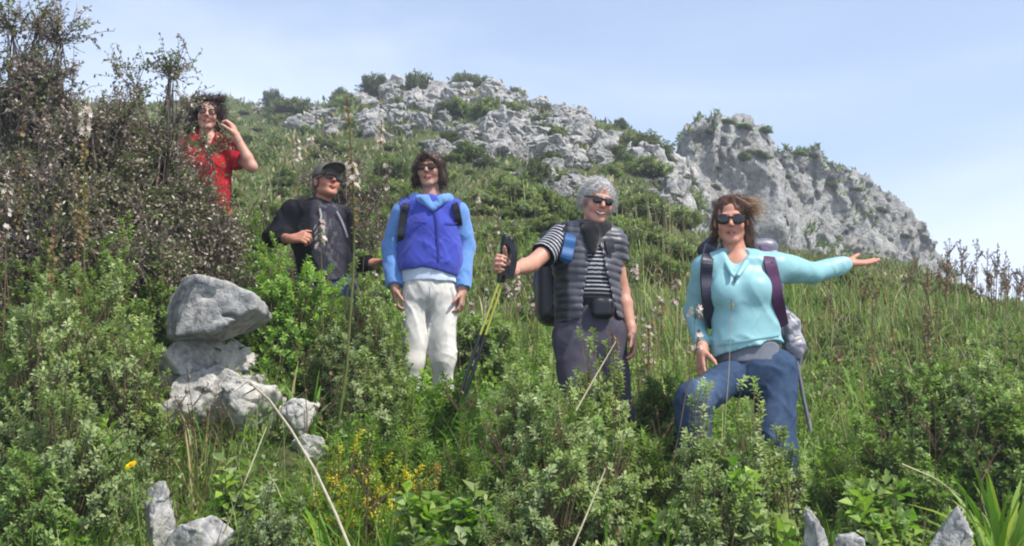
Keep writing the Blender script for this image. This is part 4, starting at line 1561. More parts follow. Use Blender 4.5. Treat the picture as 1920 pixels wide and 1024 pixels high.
# ---------------------------------------------------------------- woman in blue
def woman_blue():
    Y = 6.6
    def p(x, y, d=0.): return at(x, y, Y + d)
    H = Head(p(805, 318, -.03), frame(-7, -4, -2), .93)
    base = on_ground(p(805, 800)[0], Y, 0)
    J = dict(neck=p(808, 374), rsho=p(754, 398), relb=p(733, 462, .05), rwri=p(741, 541, -.04),
             lsho=p(858, 398), lelb=p(872, 464, .05), lwri=p(867, 546, -.04),
             rhip=p(783, 556), rkne=p(774, 680, -.05), lhip=p(831, 556), lkne=p(831, 680, -.05))
    J['rank'] = on_ground(p(766, 790)[0], Y); J['lank'] = on_ground(p(830, 790)[0], Y)
    skin = A(196, 148, 126)
    o, V = body('person', 'woman in a blue fleece jacket and cream trousers standing with her arms down', base, H, skin, J,
                hands=[dict(W=J['rwri'], d=(.05, -.1, -1), nrm=(1, .2, 0), thumb=(.2, -1, 0), curl=(22, 28, 20), sc=.95),
                       dict(W=J['lwri'], d=(-.05, -.1, -1), nrm=(-1, .2, 0), thumb=(-.2, -1, 0), curl=(22, 28, 20), sc=.95)],
                torso=[(p(806, 400), .13, .085), (p(806, 450), .14, .10), (p(806, 510), .13, .10), (p(806, 560), .145, .105)])
    blue, pale = A(70, 82, 184), A(112, 156, 220)
    v = Vol(.006)
    v.loft([(p(807, 398), .140, .100), (p(806, 430), .158, .120), (p(805, 475), .165, .124), (p(805, 500), .173, .130), (p(805, 512), .164, .122)], (1, 0, 0), .03)
    v.rc(p(800, 394), p(764, 398), .058, .068, .03); v.rc(p(816, 394), p(850, 398), .058, .068, .03)
    a, b = p(744, 503), p(866, 515); d = b - a
    v.clip(a, [d[2], 0, -d[0]])
    v.disp(both(folds(.015, 6, 51, (1, 1, .8), 25), folds(.006, 14, 53)))
    _, TV = solid('fleece_jacket', v, M_FLEECE, o, base, blue)
    for s in ('r', 'l'):
        v = Vol(.006)
        v.rc(J[s + 'sho'], J[s + 'elb'], .062, .054, .03)
        v.rc(J[s + 'elb'], J[s + 'elb'] * .08 + J[s + 'wri'] * .92, .054, .042, .02, 'b')
        v.disp(both(folds(.008, 9, 55, (1, 1, 1.2)), folds(.004, 20, 57)))
        solid('sleeve', v, M_FLEECE, o, base, pale)
        cuff(o, base, J[s + 'elb'], J[s + 'elb'] * .08 + J[s + 'wri'] * .92, .0445, M_FLEECE, np.array(pale) * .8)
    v = Vol(.005)                                               # hood lying on the shoulders
    v.chain([p(768, 388, .02), p(779, 374, -.03), p(797, 374, -.10), p(811, 390, -.125)], [.026, .028, .024, .012], .02)
    v.chain([p(848, 388, .02), p(839, 374, -.03), p(826, 374, -.10), p(815, 390, -.125)], [.026, .028, .024, .012], .02)
    v.el(p(808, 376, .09), (.13, .07, .05), None, .03)
    v.disp(folds(.006, 18, 5))
    solid('hood', v, M_FLEECE, o, base, np.array(pale) * 1.05)
    z = [snap(TV, x, y, .004) for x, y in ((814, 394), (818, 415), (820, 440), (822, 465), (823, 490))]
    strap('zip', z, .012, .006, M_PLASTIC, A(48, 52, 140), o, base)
    for xs in ((776, 800), (834, 858)):
        strap('chest_seam', [snap(TV, x, 418 + (x - 800) * .02, .002) for x in np.linspace(xs[0], xs[1], 4)], .006, .004, M_FLEECE, A(60, 64, 165), o, base)
    v = Vol(.006)
    v.loft([(p(806, 495), .162, .122), (p(806, 532), .168, .126)], (1, 0, 0), .02, 'b')
    v.disp(folds(.006, 14, 61, (1, 1, .5)))
    solid('white_shirt', v, M_CLOTH, o, base, A(215, 226, 244, .8))
    v = Vol(.006)
    v.loft([(p(806, 522), .146, .104), (p(806, 552), .152, .110)], (1, 0, 0), .03)
    v.rc(J['rhip'], J['rkne'], .080, .055, .03); v.rc(J['rkne'], J['rank'] + [0, 0, .03], .055, .044, .03, 'b')
    v.rc(J['lhip'], J['lkne'], .082, .060, .03); v.rc(J['lkne'], J['lank'] + [0, 0, .03], .060, .050, .03, 'b')
    v.disp(both(folds(.012, 8, 63, (1.2, 1, .5), 20), folds(.005, 18, 65)))
    _, BV = solid('trousers', v, M_CLOTH, o, base, A(224, 220, 212, .76))
    for ln in ([(806, 536), (806, 552), (804, 566)], [(766, 538), (762, 550), (759, 566)], [(846, 538), (850, 550), (853, 566)]):
        strap('seam', [snap(BV, x, y, .001) for x, y in ln], .004, .003, M_CLOTH, A(190, 186, 178, .8), o, base)
    boots(o, base, [(J['rank'], (-.1, -1, 0)), (J['lank'], (.1, -1, 0))], A(90, 80, 70))
    sunglasses(o, base, H, .98, .95, tint=(.03, .012, .010), fcol=(.03, .015, .012))
    def hair(v, E, C):
        E((0, -.024, .042), (.083, .100, .086))
        E((.006, .108, -.044), (.055, .072, .088), .012, True)
        for sg in (-1, 1):
            C((sg * .074, .018, .030), (sg * .084, .010, -.070), .022, .022, .02)
            C((sg * .084, .010, -.070), (sg * .100, .012, -.100), .020, .012, .02)
        E((0, -.060, -.045), (.080, .050, .085), .03)
        C((-.010, .080, .085), (-.060, .070, .035), .018, .014, .02)
        C((.000, .080, .085), (.058, .070, .042), .016, .012, .02)
    def flow(Lc):
        f = np.zeros_like(Lc); f[:, 0] = np.sign(Lc[:, 0]) * .25; f[:, 2] = -1.0; f[:, 1] = .1
        return f
    hair_mass('hair', o, base, H, hair, A(68, 48, 38), 23, .006, 50, 1200, (.03, .075), flow, .0028, .2, .012)
    R2 = np.stack([np.array([1., 0, 0]), np.array([0, -1., 0]), np.array([0, 0, 1.])], 1)
    e, pb = pack('small black rucksack worn by the woman in the blue jacket, only its straps showing', p(806, 440, .24), (.12, .09, .19), R2, A(30, 30, 36))
    def on(x, y, out=.008): return snap(TV, x, y, out)
    strap('shoulder_strap', [p(768, 372, .10), p(765, 376, .02), on(761, 386), on(757, 402), on(754, 425), on(752, 445), p(750, 462, .03)], .044, .012, M_NYLON, A(24, 24, 30), e, pb)
    strap('shoulder_strap', [p(846, 372, .10), p(850, 376, .02), on(854, 386), on(858, 402), on(861, 420), p(864, 436, .03)], .040, .012, M_NYLON, A(24, 24, 30), e, pb)
    return o


# ---------------------------------------------------------------- man in the cap
def man_cap():
    Y = 7.0
    def p(x, y, d=0.): return at(x, y, Y + d)
    H = Head(p(612, 344, -.03), frame(38, 14, 4), .93)
    base = on_ground(p(620, 720)[0], Y, 0)
    J = dict(neck=p(600, 396), rsho=p(553, 402), relb=p(514, 445, -.02), rwri=p(546, 448, -.20),
             lsho=p(638, 408, .03), lelb=p(652, 492, .10), lwri=p(700, 493, .02),
             rhip=p(603, 545), rkne=p(596, 650, -.14), lhip=p(642, 545), lkne=p(650, 655, -.05))
    J['rank'] = on_ground(p(596, 720)[0], Y - .02); J['lank'] = on_ground(p(654, 720)[0], Y + .1)
    skin = A(200, 138, 112)
    o, V = body('person', 'man in a dark cap and charcoal hoodie leaning back with one hand at his chest', base, H, skin, J, smile=.25, brow=(.15, .11, .08),
                hands=[dict(W=J['rwri'], d=(.9, -.35, .05), nrm=(.25, .6, -.35), thumb=(0, -.2, 1), curl=(50, 55, 35), close=1, tcurl=.6),
                       dict(W=J['lwri'], d=(1, .1, .12), nrm=(0, -.2, -1), thumb=(0, -1, 0), curl=(25, 30, 20))],
                torso=[(p(598, 412), .14, .09), (p(598, 450), .145, .10), (p(608, 500), .135, .10), (p(622, 548), .145, .10)], jaw=1.2)
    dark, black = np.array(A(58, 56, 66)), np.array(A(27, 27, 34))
    v = Vol(.006)
    v.loft([(p(597, 408), .152, .104), (p(597, 445), .168, .126), (p(608, 492), .155, .118), (p(621, 532), .156, .118)], (1, -.1, 0), .03, 'b')
    v.rc(J['neck'], J['rsho'], .066, .078, .03); v.rc(J['neck'], J['lsho'], .062, .066, .03)
    v.rc(J['rsho'], J['relb'], .078, .062, .03); v.rc(J['relb'], J['relb'] * .45 + J['rwri'] * .55, .060, .046, .02, 'b')
    v.rc(J['lsho'], J['lelb'], .064, .056, .03); v.rc(J['lelb'], J['lelb'] * .1 + J['lwri'] * .9, .054, .040, .02, 'b')
    v.disp(both(folds(.015, 8, 71, (1, 1, 1)), folds(.006, 18, 73)))
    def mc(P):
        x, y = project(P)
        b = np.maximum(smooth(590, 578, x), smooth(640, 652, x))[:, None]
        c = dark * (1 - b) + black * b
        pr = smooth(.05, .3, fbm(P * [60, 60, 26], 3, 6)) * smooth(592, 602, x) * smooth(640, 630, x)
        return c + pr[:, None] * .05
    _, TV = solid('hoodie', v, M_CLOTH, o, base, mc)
    v = Vol(.005)
    for i in range(8):
        t0, t1 = [math.radians(-200 + 220 * k / 8) for k in (i, i + 1)]
        q = [p(602, 395) + np.array([.082 * math.cos(t), .078 * math.sin(t), .012 * math.sin(t)]) for t in (t0, t1)]
        v.rc(q[0], q[1], .024, .024, .02)
    solid('collar', v, M_CLOTH, o, base, black)
    for a in ([(632, 397), (640, 412), (648, 432), (652, 446)], [(600, 392), (603, 406), (601, 418)]):
        strap('drawcord', [snap(TV, x, y, .012) for x, y in a], .010, .008, M_CLOTH, A(196, 196, 200), o, base)
    v = Vol(.007)
    v.loft([(p(621, 526), .140, .106), (p(622, 552), .155, .115)], (1, -.1, 0), .03)
    v.rc(J['rhip'], J['rkne'], .092, .072, .03); v.rc(J['rkne'], J['rank'] + [0, 0, .03], .070, .066, .03, 'b')
    v.rc(J['lhip'], J['lkne'], .092, .072, .03); v.rc(J['lkne'], J['lank'] + [0, 0, .03], .070, .066, .03, 'b')
    v.disp(folds(.008, 10, 77))
    solid('jeans', v, M_DENIM, o, base, A(82, 98, 122))
    boots(o, base, [(J['rank'], (0, -1, 0)), (J['lank'], (.3, -1, 0))], A(70, 62, 55))
    sunglasses(o, base, H, .98, .85)
    def hair(v, E, C):
        E((0, -.030, .020), (.080, .090, .070))
        E((0, .11, -.03), (.09, .10, .10), .01, True)
        E((0, 0, -.12), (.12, .14, .09), .01, True)
    hair_mass('hair', o, base, H, hair, A(120, 110, 100), 33, .003, 70, 300, (.01, .02), None, .003, .1, .004)
    v = Vol(.004)                                            # cap crown, then the peak
    v.el(H.w(0, -.012, .050), np.array([.086, .106, .100]) * H.k, H.R, .01)
    v.clip(H.w(0, 0, .038), H.R @ np.array([0, -.12, -1.]))
    v.disp(folds(.002, 40, 3))
    cap, _ = solid('cap', v, M_CLOTH, o, base, A(104, 100, 94))
    v = Vol(.004)
    v.el(H.w(0, .108, .054), np.array([.076, .092, .032]) * H.k, H.R, .01)
    v.el(H.w(0, .100, .030), np.array([.095, .12, .038]) * H.k, H.R, .004, True)
    v.clip(H.w(0, .06, 0), H.R @ np.array([0, -1., 0]))
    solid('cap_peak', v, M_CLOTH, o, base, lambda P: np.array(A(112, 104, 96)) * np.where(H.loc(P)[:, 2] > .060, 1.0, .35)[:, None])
    return o


# ---------------------------------------------------------------- woman in red behind the bush
def woman_red():
    Y = 7.6
    def p(x, y, d=0.): return at(x, y, Y + d)
    H = Head(p(389, 214, -.03), frame(14, -6, 2), .98)
    base = on_ground(p(390, 640)[0], Y, 0)
    J = dict(neck=p(387, 258), rsho=p(345, 280), relb=p(330, 355, .02), rwri=p(346, 420, -.10),
             lsho=p(426, 282), lelb=p(472, 313, -.06), lwri=p(443, 256, -.10),
             rhip=p(368, 420), rkne=p(366, 535, -.05), lhip=p(408, 420), lkne=p(410, 535, -.05))
    J['rank'] = on_ground(p(366, 640)[0], Y); J['lank'] = on_ground(p(410, 640)[0], Y)
    skin = A(214, 160, 138)
    o, V = body('person', 'woman in a red short-sleeved top behind the brown bush, hand raised to her dark hair', base, H, skin, J,
                hands=[dict(W=J['lwri'], d=(-.35, -.1, .9), nrm=(-.9, .2, -.35), thumb=(.1, -1, .1), curl=(32, 48, 35), close=1, tcurl=.5),
                       dict(W=J['rwri'], d=(.1, -.2, -1), nrm=(1, 0, 0), thumb=(0, -1, 0), curl=(20, 25, 20))],
                torso=[(p(386, 282), .14, .09), (p(386, 330), .14, .10), (p(386, 380), .13, .10), (p(388, 425), .15, .11)])
    red = A(180, 34, 42)
    v = Vol(.006)
    v.loft([(p(386, 280), .150, .102), (p(386, 315), .166, .130), (p(386, 360), .160, .122), (p(387, 408), .172, .128)], (1, 0, 0), .03, 'b')
    v.rc(J['neck'], J['rsho'], .058, .066, .03); v.rc(J['neck'], J['lsho'], .058, .066, .03)
    v.rc(J['rsho'], J['rsho'] * .35 + J['relb'] * .65, .070, .066, .03, 'b')
    v.rc(J['lsho'], J['lsho'] * .42 + J['lelb'] * .58, .070, .072, .03, 'b')
    v.rc(p(388, 248, -.05), p(389, 275, -.14), .070, .030, .01, '', True)
    v.disp(both(folds(.007, 9, 81), folds(.004, 18, 82)))
    solid('red_top', v, M_CLOTH, o, base, red)
    v = Vol(.007)
    v.loft([(p(387, 398), .150, .112), (p(388, 428), .160, .120)], (1, 0, 0), .03)
    v.rc(J['rhip'], J['rkne'], .092, .070, .03); v.rc(J['rkne'], J['rank'] + [0, 0, .03], .070, .06, .03, 'b')
    v.rc(J['lhip'], J['lkne'], .092, .070, .03); v.rc(J['lkne'], J['lank'] + [0, 0, .03], .070, .06, .03, 'b')
    v.disp(folds(.008, 10, 83))
    solid('trousers', v, M_CLOTH, o, base, A(168, 84, 70))
    boots(o, base, [(J['rank'], (0, -1, 0)), (J['lank'], (.1, -1, 0))], A(70, 62, 55))
    v = Vol(.0026)
    for sg in (-1, 1):
        for i in range(14):
            a0, a1 = i / 14 * 2 * PI, (i + 1) / 14 * 2 * PI
            q = [H.w(sg * .033 + .023 * math.cos(a), .099 - .10 * (.023 * math.cos(a)) * sg, .017 * math.sin(a)) for a in (a0, a1)]
            v.rc(q[0], q[1], .0042, .0042, .001)
        v.rc(H.w(sg * .056, .094, .006), H.w(sg * .08, .0, .008), .003, .003, .001)
    v.rc(H.w(-.01, .1, .003), H.w(.01, .1, .003), .003, .003, .001)
    solid('spectacles', v, M_PLASTIC, o, base, A(30, 20, 20))
    def hair(v, E, C):
        E((0, -.028, .048), (.092, .106, .088))
        E((.010, .110, -.034), (.058, .074, .092), .012, True)
        for sg in (-1, 1):
            C((sg * .088, -.005, .040), (sg * .100, -.010, -.080), .034, .036, .02)
        E((0, -.070, -.05), (.095, .06, .09), .03)
        C((-.10, -.02, -.06), (-.13, -.03, -.12), .04, .03, .02)
        for i in range(20):
            a = i * 2.4; z = .0 + .12 * ((i * .618) % 1)
            E((.088 * math.cos(a), -.03 + .085 * math.sin(a), z), (.026, .026, .024), .01)
        E((.010, .115, -.034), (.054, .064, .088), .010, True)
    hair_mass('hair', o, base, H, hair, A(58, 40, 36), 43, .010, 42, 1300, (.03, .06), None, .003, .2, .022)
    return o


for fn in (woman_teal, woman_grey, woman_blue, man_cap, woman_red): fn()
# ------------------------------------------------------------------ plants
def pick(rng, pal, n, var=.18):
    pal = np.array(pal)
    i = rng.integers(0, len(pal), n)
    return pal[i] * rng.uniform(1 - var, 1 + var, (n, 1))


K = 1.04
G_FRESH = [A(112, 148, 48, K), A(98, 136, 50, K), A(128, 156, 66, K), A(84, 118, 46, K)]
G_MID = [A(100, 124, 60, K), A(92, 116, 56, K), A(114, 134, 72, K), A(128, 138, 84, K)]
G_DRY = [A(176, 160, 118, K), A(150, 132, 92, K), A(188, 178, 140, K), A(136, 122, 84, K)]
P_SPURGE = [A(134, 149, 104, K), A(120, 138, 88, K), A(148, 161, 120, K), A(110, 130, 76, K)]
P_GREEN = [A(112, 136, 74, K), A(102, 126, 66, K), A(126, 148, 92, K)]
P_DARK = [A(90, 112, 54, K), A(80, 102, 50, K), A(102, 122, 64, K)]
P_LENT = [A(144, 130, 116, .95), A(122, 110, 98, .95), A(104, 116, 66, .9), A(122, 132, 82, .9), A(124, 118, 88, .9), A(92, 106, 58, .9)]
P_HILL = [A(104, 116, 76, .8), A(92, 104, 66, .8), A(118, 126, 90, .8), A(84, 96, 60, .8)]


def shrub_mesh(rx, ry, hg, tips, leaf, per, pal, seed, twig=.060, lean=.35, stemc=A(96, 84, 60, K), young=.25, hollow=.5, lw=.56):
    rng = np.random.default_rng(seed)
    d = unit(rng.normal(size=(tips * 2, 3)))
    d = d[d[:, 2] > -.35][:tips]
    n = len(d)
    lump = 1 + .34 * vnoise(d * 2.3 + seed, seed) + .16 * vnoise(d * 5 + seed, seed + 1)
    r = lump * np.maximum(hollow, rng.uniform(0, 1, n) ** .42)
    P = np.stack([d[:, 0] * rx * r, d[:, 1] * ry * r, hg * (.32 + .62 * d[:, 2] * r)], 1)
    P[:, 2] = np.maximum(P[:, 2], .04)
    td = unit(d * [1, 1, .8] + [0, 0, lean] + rng.normal(size=(n, 3)) * .28)
    # stems
    B = np.stack([rng.normal(0, .06 * rx, n), rng.normal(0, .06 * ry, n), np.zeros(n) - .05], 1)
    m1 = B * .65 + P * .35 + [0, 0, .04]; m2 = P - td * twig * 1.6
    m2 = m2 * .8 + (B * .35 + P * .65) * .2
    pts = np.stack([B, m1, m2, P], 1)
    st = MB()
    st.tubes(pts, np.stack([np.full(n, .0045), np.full(n, .0036), np.full(n, .0026), np.full(n, .0015)], 1), np.array(stemc), 3)
    # leaves spiralling along the last stretch of each shoot
    k = np.arange(per)
    s = (k / per)[None, :] * np.ones((n, 1))
    az = k[None, :] * 2.39996 + rng.uniform(0, 6.28, (n, 1))
    e1 = unit(np.cross(td, [.3, .2, .9])); e2 = np.cross(td, e1)
    rad = e1[:, None, :] * np.cos(az)[..., None] + e2[:, None, :] * np.sin(az)[..., None]
    a = np.radians(38 + 50 * s)
    D = td[:, None, :] * np.cos(a)[..., None] + rad * np.sin(a)[..., None]
    D = D + rng.normal(size=D.shape) * .16
    Q = P[:, None, :] - td[:, None, :] * (s * twig)[..., None]
    Nn = td[:, None, :] + rng.normal(size=D.shape) * .25
    L = leaf * rng.uniform(.7, 1.2, (n, per)) * (.55 + .6 * np.sin(PI * (.18 + .75 * s)))
    tone = pick(rng, pal, n, .15)
    C = np.repeat(tone[:, None, :], per, 1) * rng.uniform(.82, 1.18, (n, per, 1))
    C = C * (1 + young * (1 - s)[..., None] * np.array([1.0, .9, .5]))
    lf = MB()
    lf.leaves(Q.reshape(-1, 3), D.reshape(-1, 3), Nn.reshape(-1, 3), L.ravel(), L.ravel() * lw, C.reshape(-1, 3), .2, .18)
    return st, lf


def plant(name, label, cat, base, st, lf, mat, parts=('stems', 'foliage'), group=None, rz=0.):
    e = empty(name, base, rz)
    tag(e, label, cat, group)
    if st: st.build(parts[0], M_STEM, e)
    if lf: lf.build(parts[1], mat, e)
    return e


_seed = [100]


def main_shrub(px, top, wpx, Y, label, pal=P_SPURGE, leaf=.024, dens=1.75, name='leafy_shrub', mat=None, per=16, cat='shrub', **kw):
    """a shrub whose crown is wpx wide and reaches row `top` of the photograph, standing at Y"""
    _seed[0] += 1
    b = foot(px, Y)
    t = at(px, top, Y)
    hg = max(t[2] - b[2], .18) * 1.08
    rx = wpx / FPX * Y * .5
    area = rx * max(hg, .4)
    n = int(np.clip(1900 * area * dens, 180, 2000))
    st, lf = shrub_mesh(rx, min(rx, .5), hg, n, leaf, per, pal, _seed[0], **kw)
    return plant(name, label, cat, b, st, lf, mat or M_LEAF)


main_shrub(115, 515, 300, 5.0, 'tall grey-green leafy shrub filling the left edge below the brown bush')
main_shrub(45, 600, 240, 4.6, 'grey-green shrub cut off by the left edge, in front of the tallest left shrub')
main_shrub(205, 615, 190, 4.7, 'grey-green shrub nearest the left side of the rock stack')
main_shrub(110, 715, 290, 4.2, 'low wide grey-green shrub in the lower left, above the tall grass')
main_shrub(30, 850, 200, 3.9, 'dark leafy shrub in the bottom left corner', P_GREEN)
main_shrub(1000, 655, 200, 5.0, 'fresh green shrub crowding the poles and knees of the grey-haired woman')
main_shrub(1075, 712, 300, 4.75, 'broad dense green shrub in the middle foreground below the grey-haired woman', P_GREEN + P_SPURGE)
main_shrub(1130, 672, 150, 5.15, 'small upright shrub directly before the dark trouser legs')
main_shrub(1020, 850, 240, 4.3, 'low grey-green shrub at the bottom centre, nearest the viewer')
main_shrub(1110, 800, 260, 4.5, 'green shrub between the bottom centre shrub and the jeans')
main_shrub(925, 830, 130, 4.6, 'dark green shrub left of the bottom centre shrub', P_DARK + P_GREEN)
main_shrub(1325, 742, 130, 4.55, 'pale green shrub hiding the raised foot of the woman in teal')
main_shrub(1415, 790, 210, 4.5, 'dense shrub hiding the standing foot of the woman in teal')
main_shrub(1478, 820, 110, 4.65, 'upright shrub covering the shin of the standing leg in jeans')
main_shrub(1330, 880, 230, 4.2, 'low leafy shrub at the bottom, below the jeans')
main_shrub(535, 470, 200, 6.3, 'bright green shrub in front of the cap-wearing hiker', [A(118, 152, 62, K), A(104, 140, 58, K), A(132, 160, 84, K)])
main_shrub(655, 535, 180, 6.1, 'grey-green shrub below the cap-wearing hiker\'s waist')
main_shrub(606, 522, 130, 6.5, 'bushy green plant in front of the dark hoodie\'s hem', P_GREEN, .032)
main_shrub(715, 600, 130, 5.95, 'shrub touching the cream trousers on their left side')
main_shrub(450, 520, 110, 6.6, 'dark shrub tucked behind the beak-shaped block', P_GREEN + P_DARK)
main_shrub(690, 650, 150, 5.75, 'loose shrub below the tall asphodel stem')
main_shrub(500, 915, 150, 4.15, 'small grey-leaved shrub at the bottom below the long dry stalk', [A(140, 152, 120, K), A(122, 138, 100, K)])
main_shrub(1840, 655, 220, 6.6, 'dark green shrub at the right edge of the slope', P_GREEN + P_SPURGE, .028, 1.1)
main_shrub(1730, 690, 190, 6.6, 'soft green shrub left of the dark right-edge shrub', P_GREEN, .030)
main_shrub(1690, 815, 200, 5.3, 'low dark shrub above the grey leaning rock', P_DARK + P_GREEN, .030)
main_shrub(1890, 725, 150, 5.7, 'leafy shrub at the right edge above the strap leaves', P_GREEN + P_DARK, .032)
main_shrub(1600, 790, 150, 5.6, 'low green shrub on the slope right of the jeans', P_GREEN, .028)
main_shrub(900, 575, 130, 7.6, 'soft shrub on the slope behind the trekking poles', P_SPURGE + P_GREEN, .034)
main_shrub(690, 470, 90, 8.6, 'small shrub on the slope behind the hiker\'s outstretched dark sleeve', P_GREEN, .034)
main_shrub(470, 400, 120, 8.4, 'bushy green shrub between the red top and the dark hoodie', P_GREEN + P_DARK, .036)
main_shrub(1240, 690, 120, 5.9, 'grassy green shrub between the grey-haired woman and the woman in teal', P_GREEN, .030)

for px, top, wp, Y_, lab in [(765, 765, 120, 5.0, 'feathery fennel-like plant below the cream trousers'), (862, 800, 110, 4.8, 'feathery plant left of the broad middle shrub'), (690, 765, 100, 5.1, 'feathery green plant just above the yellow spurge'),
                             (1232, 835, 90, 4.7, 'feathery plant in the gap left of the jeans'), (560, 885, 90, 4.5, 'feathery plant beside the long bent stalk'), (1592, 835, 120, 5.2, 'feathery plant on the slope right of the jeans'), (1120, 600, 60, 6.4, 'small feathery plant behind the puffer vest')]:
    main_shrub(px, top, wp, Y_, lab, G_FRESH + P_GREEN, .036, 1.5, 'feathery_plant', None, 24, 'plant', lw=.11, twig=.09, lean=.9)
for px, top, wp, Y_, lab in [(440, 885, 110, 4.4, 'broad-leaved weed left of the small grey-leaved shrub'), (885, 905, 110, 4.3, 'broad-leaved weed left of the bottom centre shrub'), (1252, 940, 100, 4.3, 'broad-leaved weed at the bottom among bright strap leaves'),
                             (1665, 905, 130, 4.6, 'broad-leaved weed left of the grey leaning rock'), (1640, 940, 80, 4.45, 'broad-leaved weed beside the upright pale stone'), (60, 905, 130, 4.0, 'broad-leaved weed in the bottom left corner'), (185, 800, 90, 4.4, 'broad-leaved weed at the right of the lower left shrub'),
                             (785, 935, 120, 4.25, 'broad-leaved weed right of the yellow spurge'), (1420, 900, 120, 4.2, 'broad-leaved weed under the shrubs by the jeans')]:
    main_shrub(px, top, wp, Y_, lab, G_FRESH + P_SPURGE, .058, .55, 'weed', None, 8, 'plant', lw=.68, twig=.10, lean=.6)

main_shrub(50, 470, 210, 5.35, 'green leafy growth at the foot of the tallest bush, left edge', P_GREEN + P_SPURGE)
main_shrub(165, 462, 170, 5.4, 'green leafy growth below the brown bush, behind the tall left shrub', P_GREEN + P_SPURGE)
main_shrub(268, 470, 130, 5.75, 'green leafy growth between the brown bush and the beak-shaped block', P_GREEN)

# ---- the big brown bush at upper left: interlaced twigs with small dull leaves
def twiggy(px, top, wpx, Y, label, tips=330, seed=1, pal=P_LENT, name='bush', dy=.35, low=.0):
    rng = np.random.default_rng(seed)
    b = foot(px, Y)
    t = at(px, top, Y)
    hg = t[2] - b[2]; rx = wpx / FPX * Y * .5
    n = tips
    m_ = max(8, n // 8)                                       # sprays of shoots with gaps between them
    d = unit(rng.normal(size=(m_ * 3, 3))); d = d[d[:, 2] > -.55][:m_]
    lump = np.minimum(1 + .26 * vnoise(d * 2.1 + seed, seed), 1.06)
    r = lump * np.maximum(.2, rng.uniform(0, 1, len(d)) ** .55)
    Cc = np.stack([d[:, 0] * rx * r, d[:, 1] * dy * r, hg * (.50 + .42 * d[:, 2] * r)], 1)
    own = rng.integers(0, len(Cc), n)
    od = unit(rng.normal(size=(n, 3)) + [0, 0, .35] + d[own] * .6)
    P = Cc[own] + od * rng.uniform(.07, .23, (n, 1))
    P[:, 2] = np.maximum(P[:, 2], .1)
    B = np.stack([rng.normal(0, .12 * rx, len(Cc)), rng.normal(0, .1, len(Cc)), np.zeros(len(Cc)) - .05], 1)[own]
    out = od
    m2 = Cc[own] + rng.normal(size=(n, 3)) * .012
    near = rng.integers(0, len(Cc), n)                          # most shoots branch off somewhere inside, a few limbs reach the ground
    inner = Cc[own] * .62 + Cc[near] * .20 + np.array([0, 0, hg * .07]) + rng.normal(size=(n, 3)) * .04
    B = np.where((rng.uniform(size=n) < .08)[:, None], B, inner)
    m1 = B * .5 + m2 * .5 + rng.normal(size=(n, 3)) * .03
    pts = np.stack([B, m1, m2, P], 1)
    bark = np.array(A(92, 82, 74, K))
    st = MB()
    st.tubes(pts, np.stack([np.full(n, .008), np.full(n, .005), np.full(n, .0032), np.full(n, .0018)], 1), pick(rng, [bark, bark * 1.35, bark * .7], n), 3)
    # side twigs
    m = 8
    s = rng.uniform(.0, 1, (n, m))
    Q = m2[:, None, :] * (1 - s)[..., None] + P[:, None, :] * s[..., None]
    td = unit(out[:, None, :] * .6 + rng.normal(size=(n, m, 3)) * .8 + [0, 0, .2])
    Lt = rng.uniform(.06, .17, (n, m))
    E = Q + td * Lt[..., None]
    tp = np.stack([Q, (Q + E) / 2 + rng.normal(size=Q.shape) * .008, E], 2).reshape(-1, 3, 3)
    st.tubes(tp, np.tile([.0020, .0016, .0010], (n * m, 1)), pick(rng, [bark, bark * 1.4, bark * .8], n * m), 3)
    k = 8
    u = (np.arange(k) + .5) / k
    LP = Q[:, :, None, :] + td[:, :, None, :] * (Lt[:, :, None] * u)[..., None]
    rad = rng.normal(size=LP.shape)
    D = unit(td[:, :, None, :] * .5 + unit(rad))
    Nn = unit(rng.normal(size=LP.shape) + [0, 0, .8])
    L = rng.uniform(.016, .032, LP.shape[:3])
    zone = .5 + .5 * vnoise(P * 3.2 + 7, seed + 4)
    pal = np.array(pal)
    ci = np.where(rng.uniform(size=(n, m)) < zone[:, None] ** 1.2, rng.integers(2, len(pal), (n, m)), rng.integers(0, 2, (n, m)))
    C = pal[ci][:, :, None, :] * rng.uniform(.7, 1.3, LP.shape[:3] + (1,))
    lf = MB()
    lf.leaves(LP.reshape(-1, 3), D.reshape(-1, 3), Nn.reshape(-1, 3), L.ravel(), L.ravel() * .52, C.reshape(-1, 3), .15, .1)
    return plant(name, label, 'bush', b, st, lf, M_WAXY, ('branches', 'foliage'))


twiggy(5, -30, 240, 6.2, 'tallest brown-green twiggy bush, cut off by the top left corner', 420, 1)
twiggy(120, 95, 260, 6.1, 'brown twiggy bush right of the tallest one, its crown dipping against the sky', 420, 2)
twiggy(245, 62, 190, 6.4, 'twiggy bush with an open branching top, between the tall bush and the red top', 330, 3)
twiggy(350, 275, 170, 6.7, 'brown twiggy bush standing in front of the woman in red', 84, 4, P_LENT[:5])
twiggy(378, 232, 150, 6.9, 'fine twigs of bush crossing the chest of the woman in red', 130, 10, P_LENT[:5])
twiggy(65, 260, 270, 5.7, 'low brown-leaved bush in front of the tallest bush', 280, 5)
twiggy(205, 330, 210, 5.9, 'dense brown bush above the rock stack', 260, 6)
twiggy(450, 425, 170, 6.75, 'small reddish-brown bush at the dark-sleeved elbow of the hiker in the cap', 150, 7, P_LENT[:3])
twiggy(318, 180, 110, 6.9, 'thin open sprays of bush beside the head of the woman in red', 130, 8)
twiggy(640, 300, 190, 9.4, 'sparse brown twiggy bush on the slope behind the blue-jacketed woman', 150, 9, P_LENT[:3])

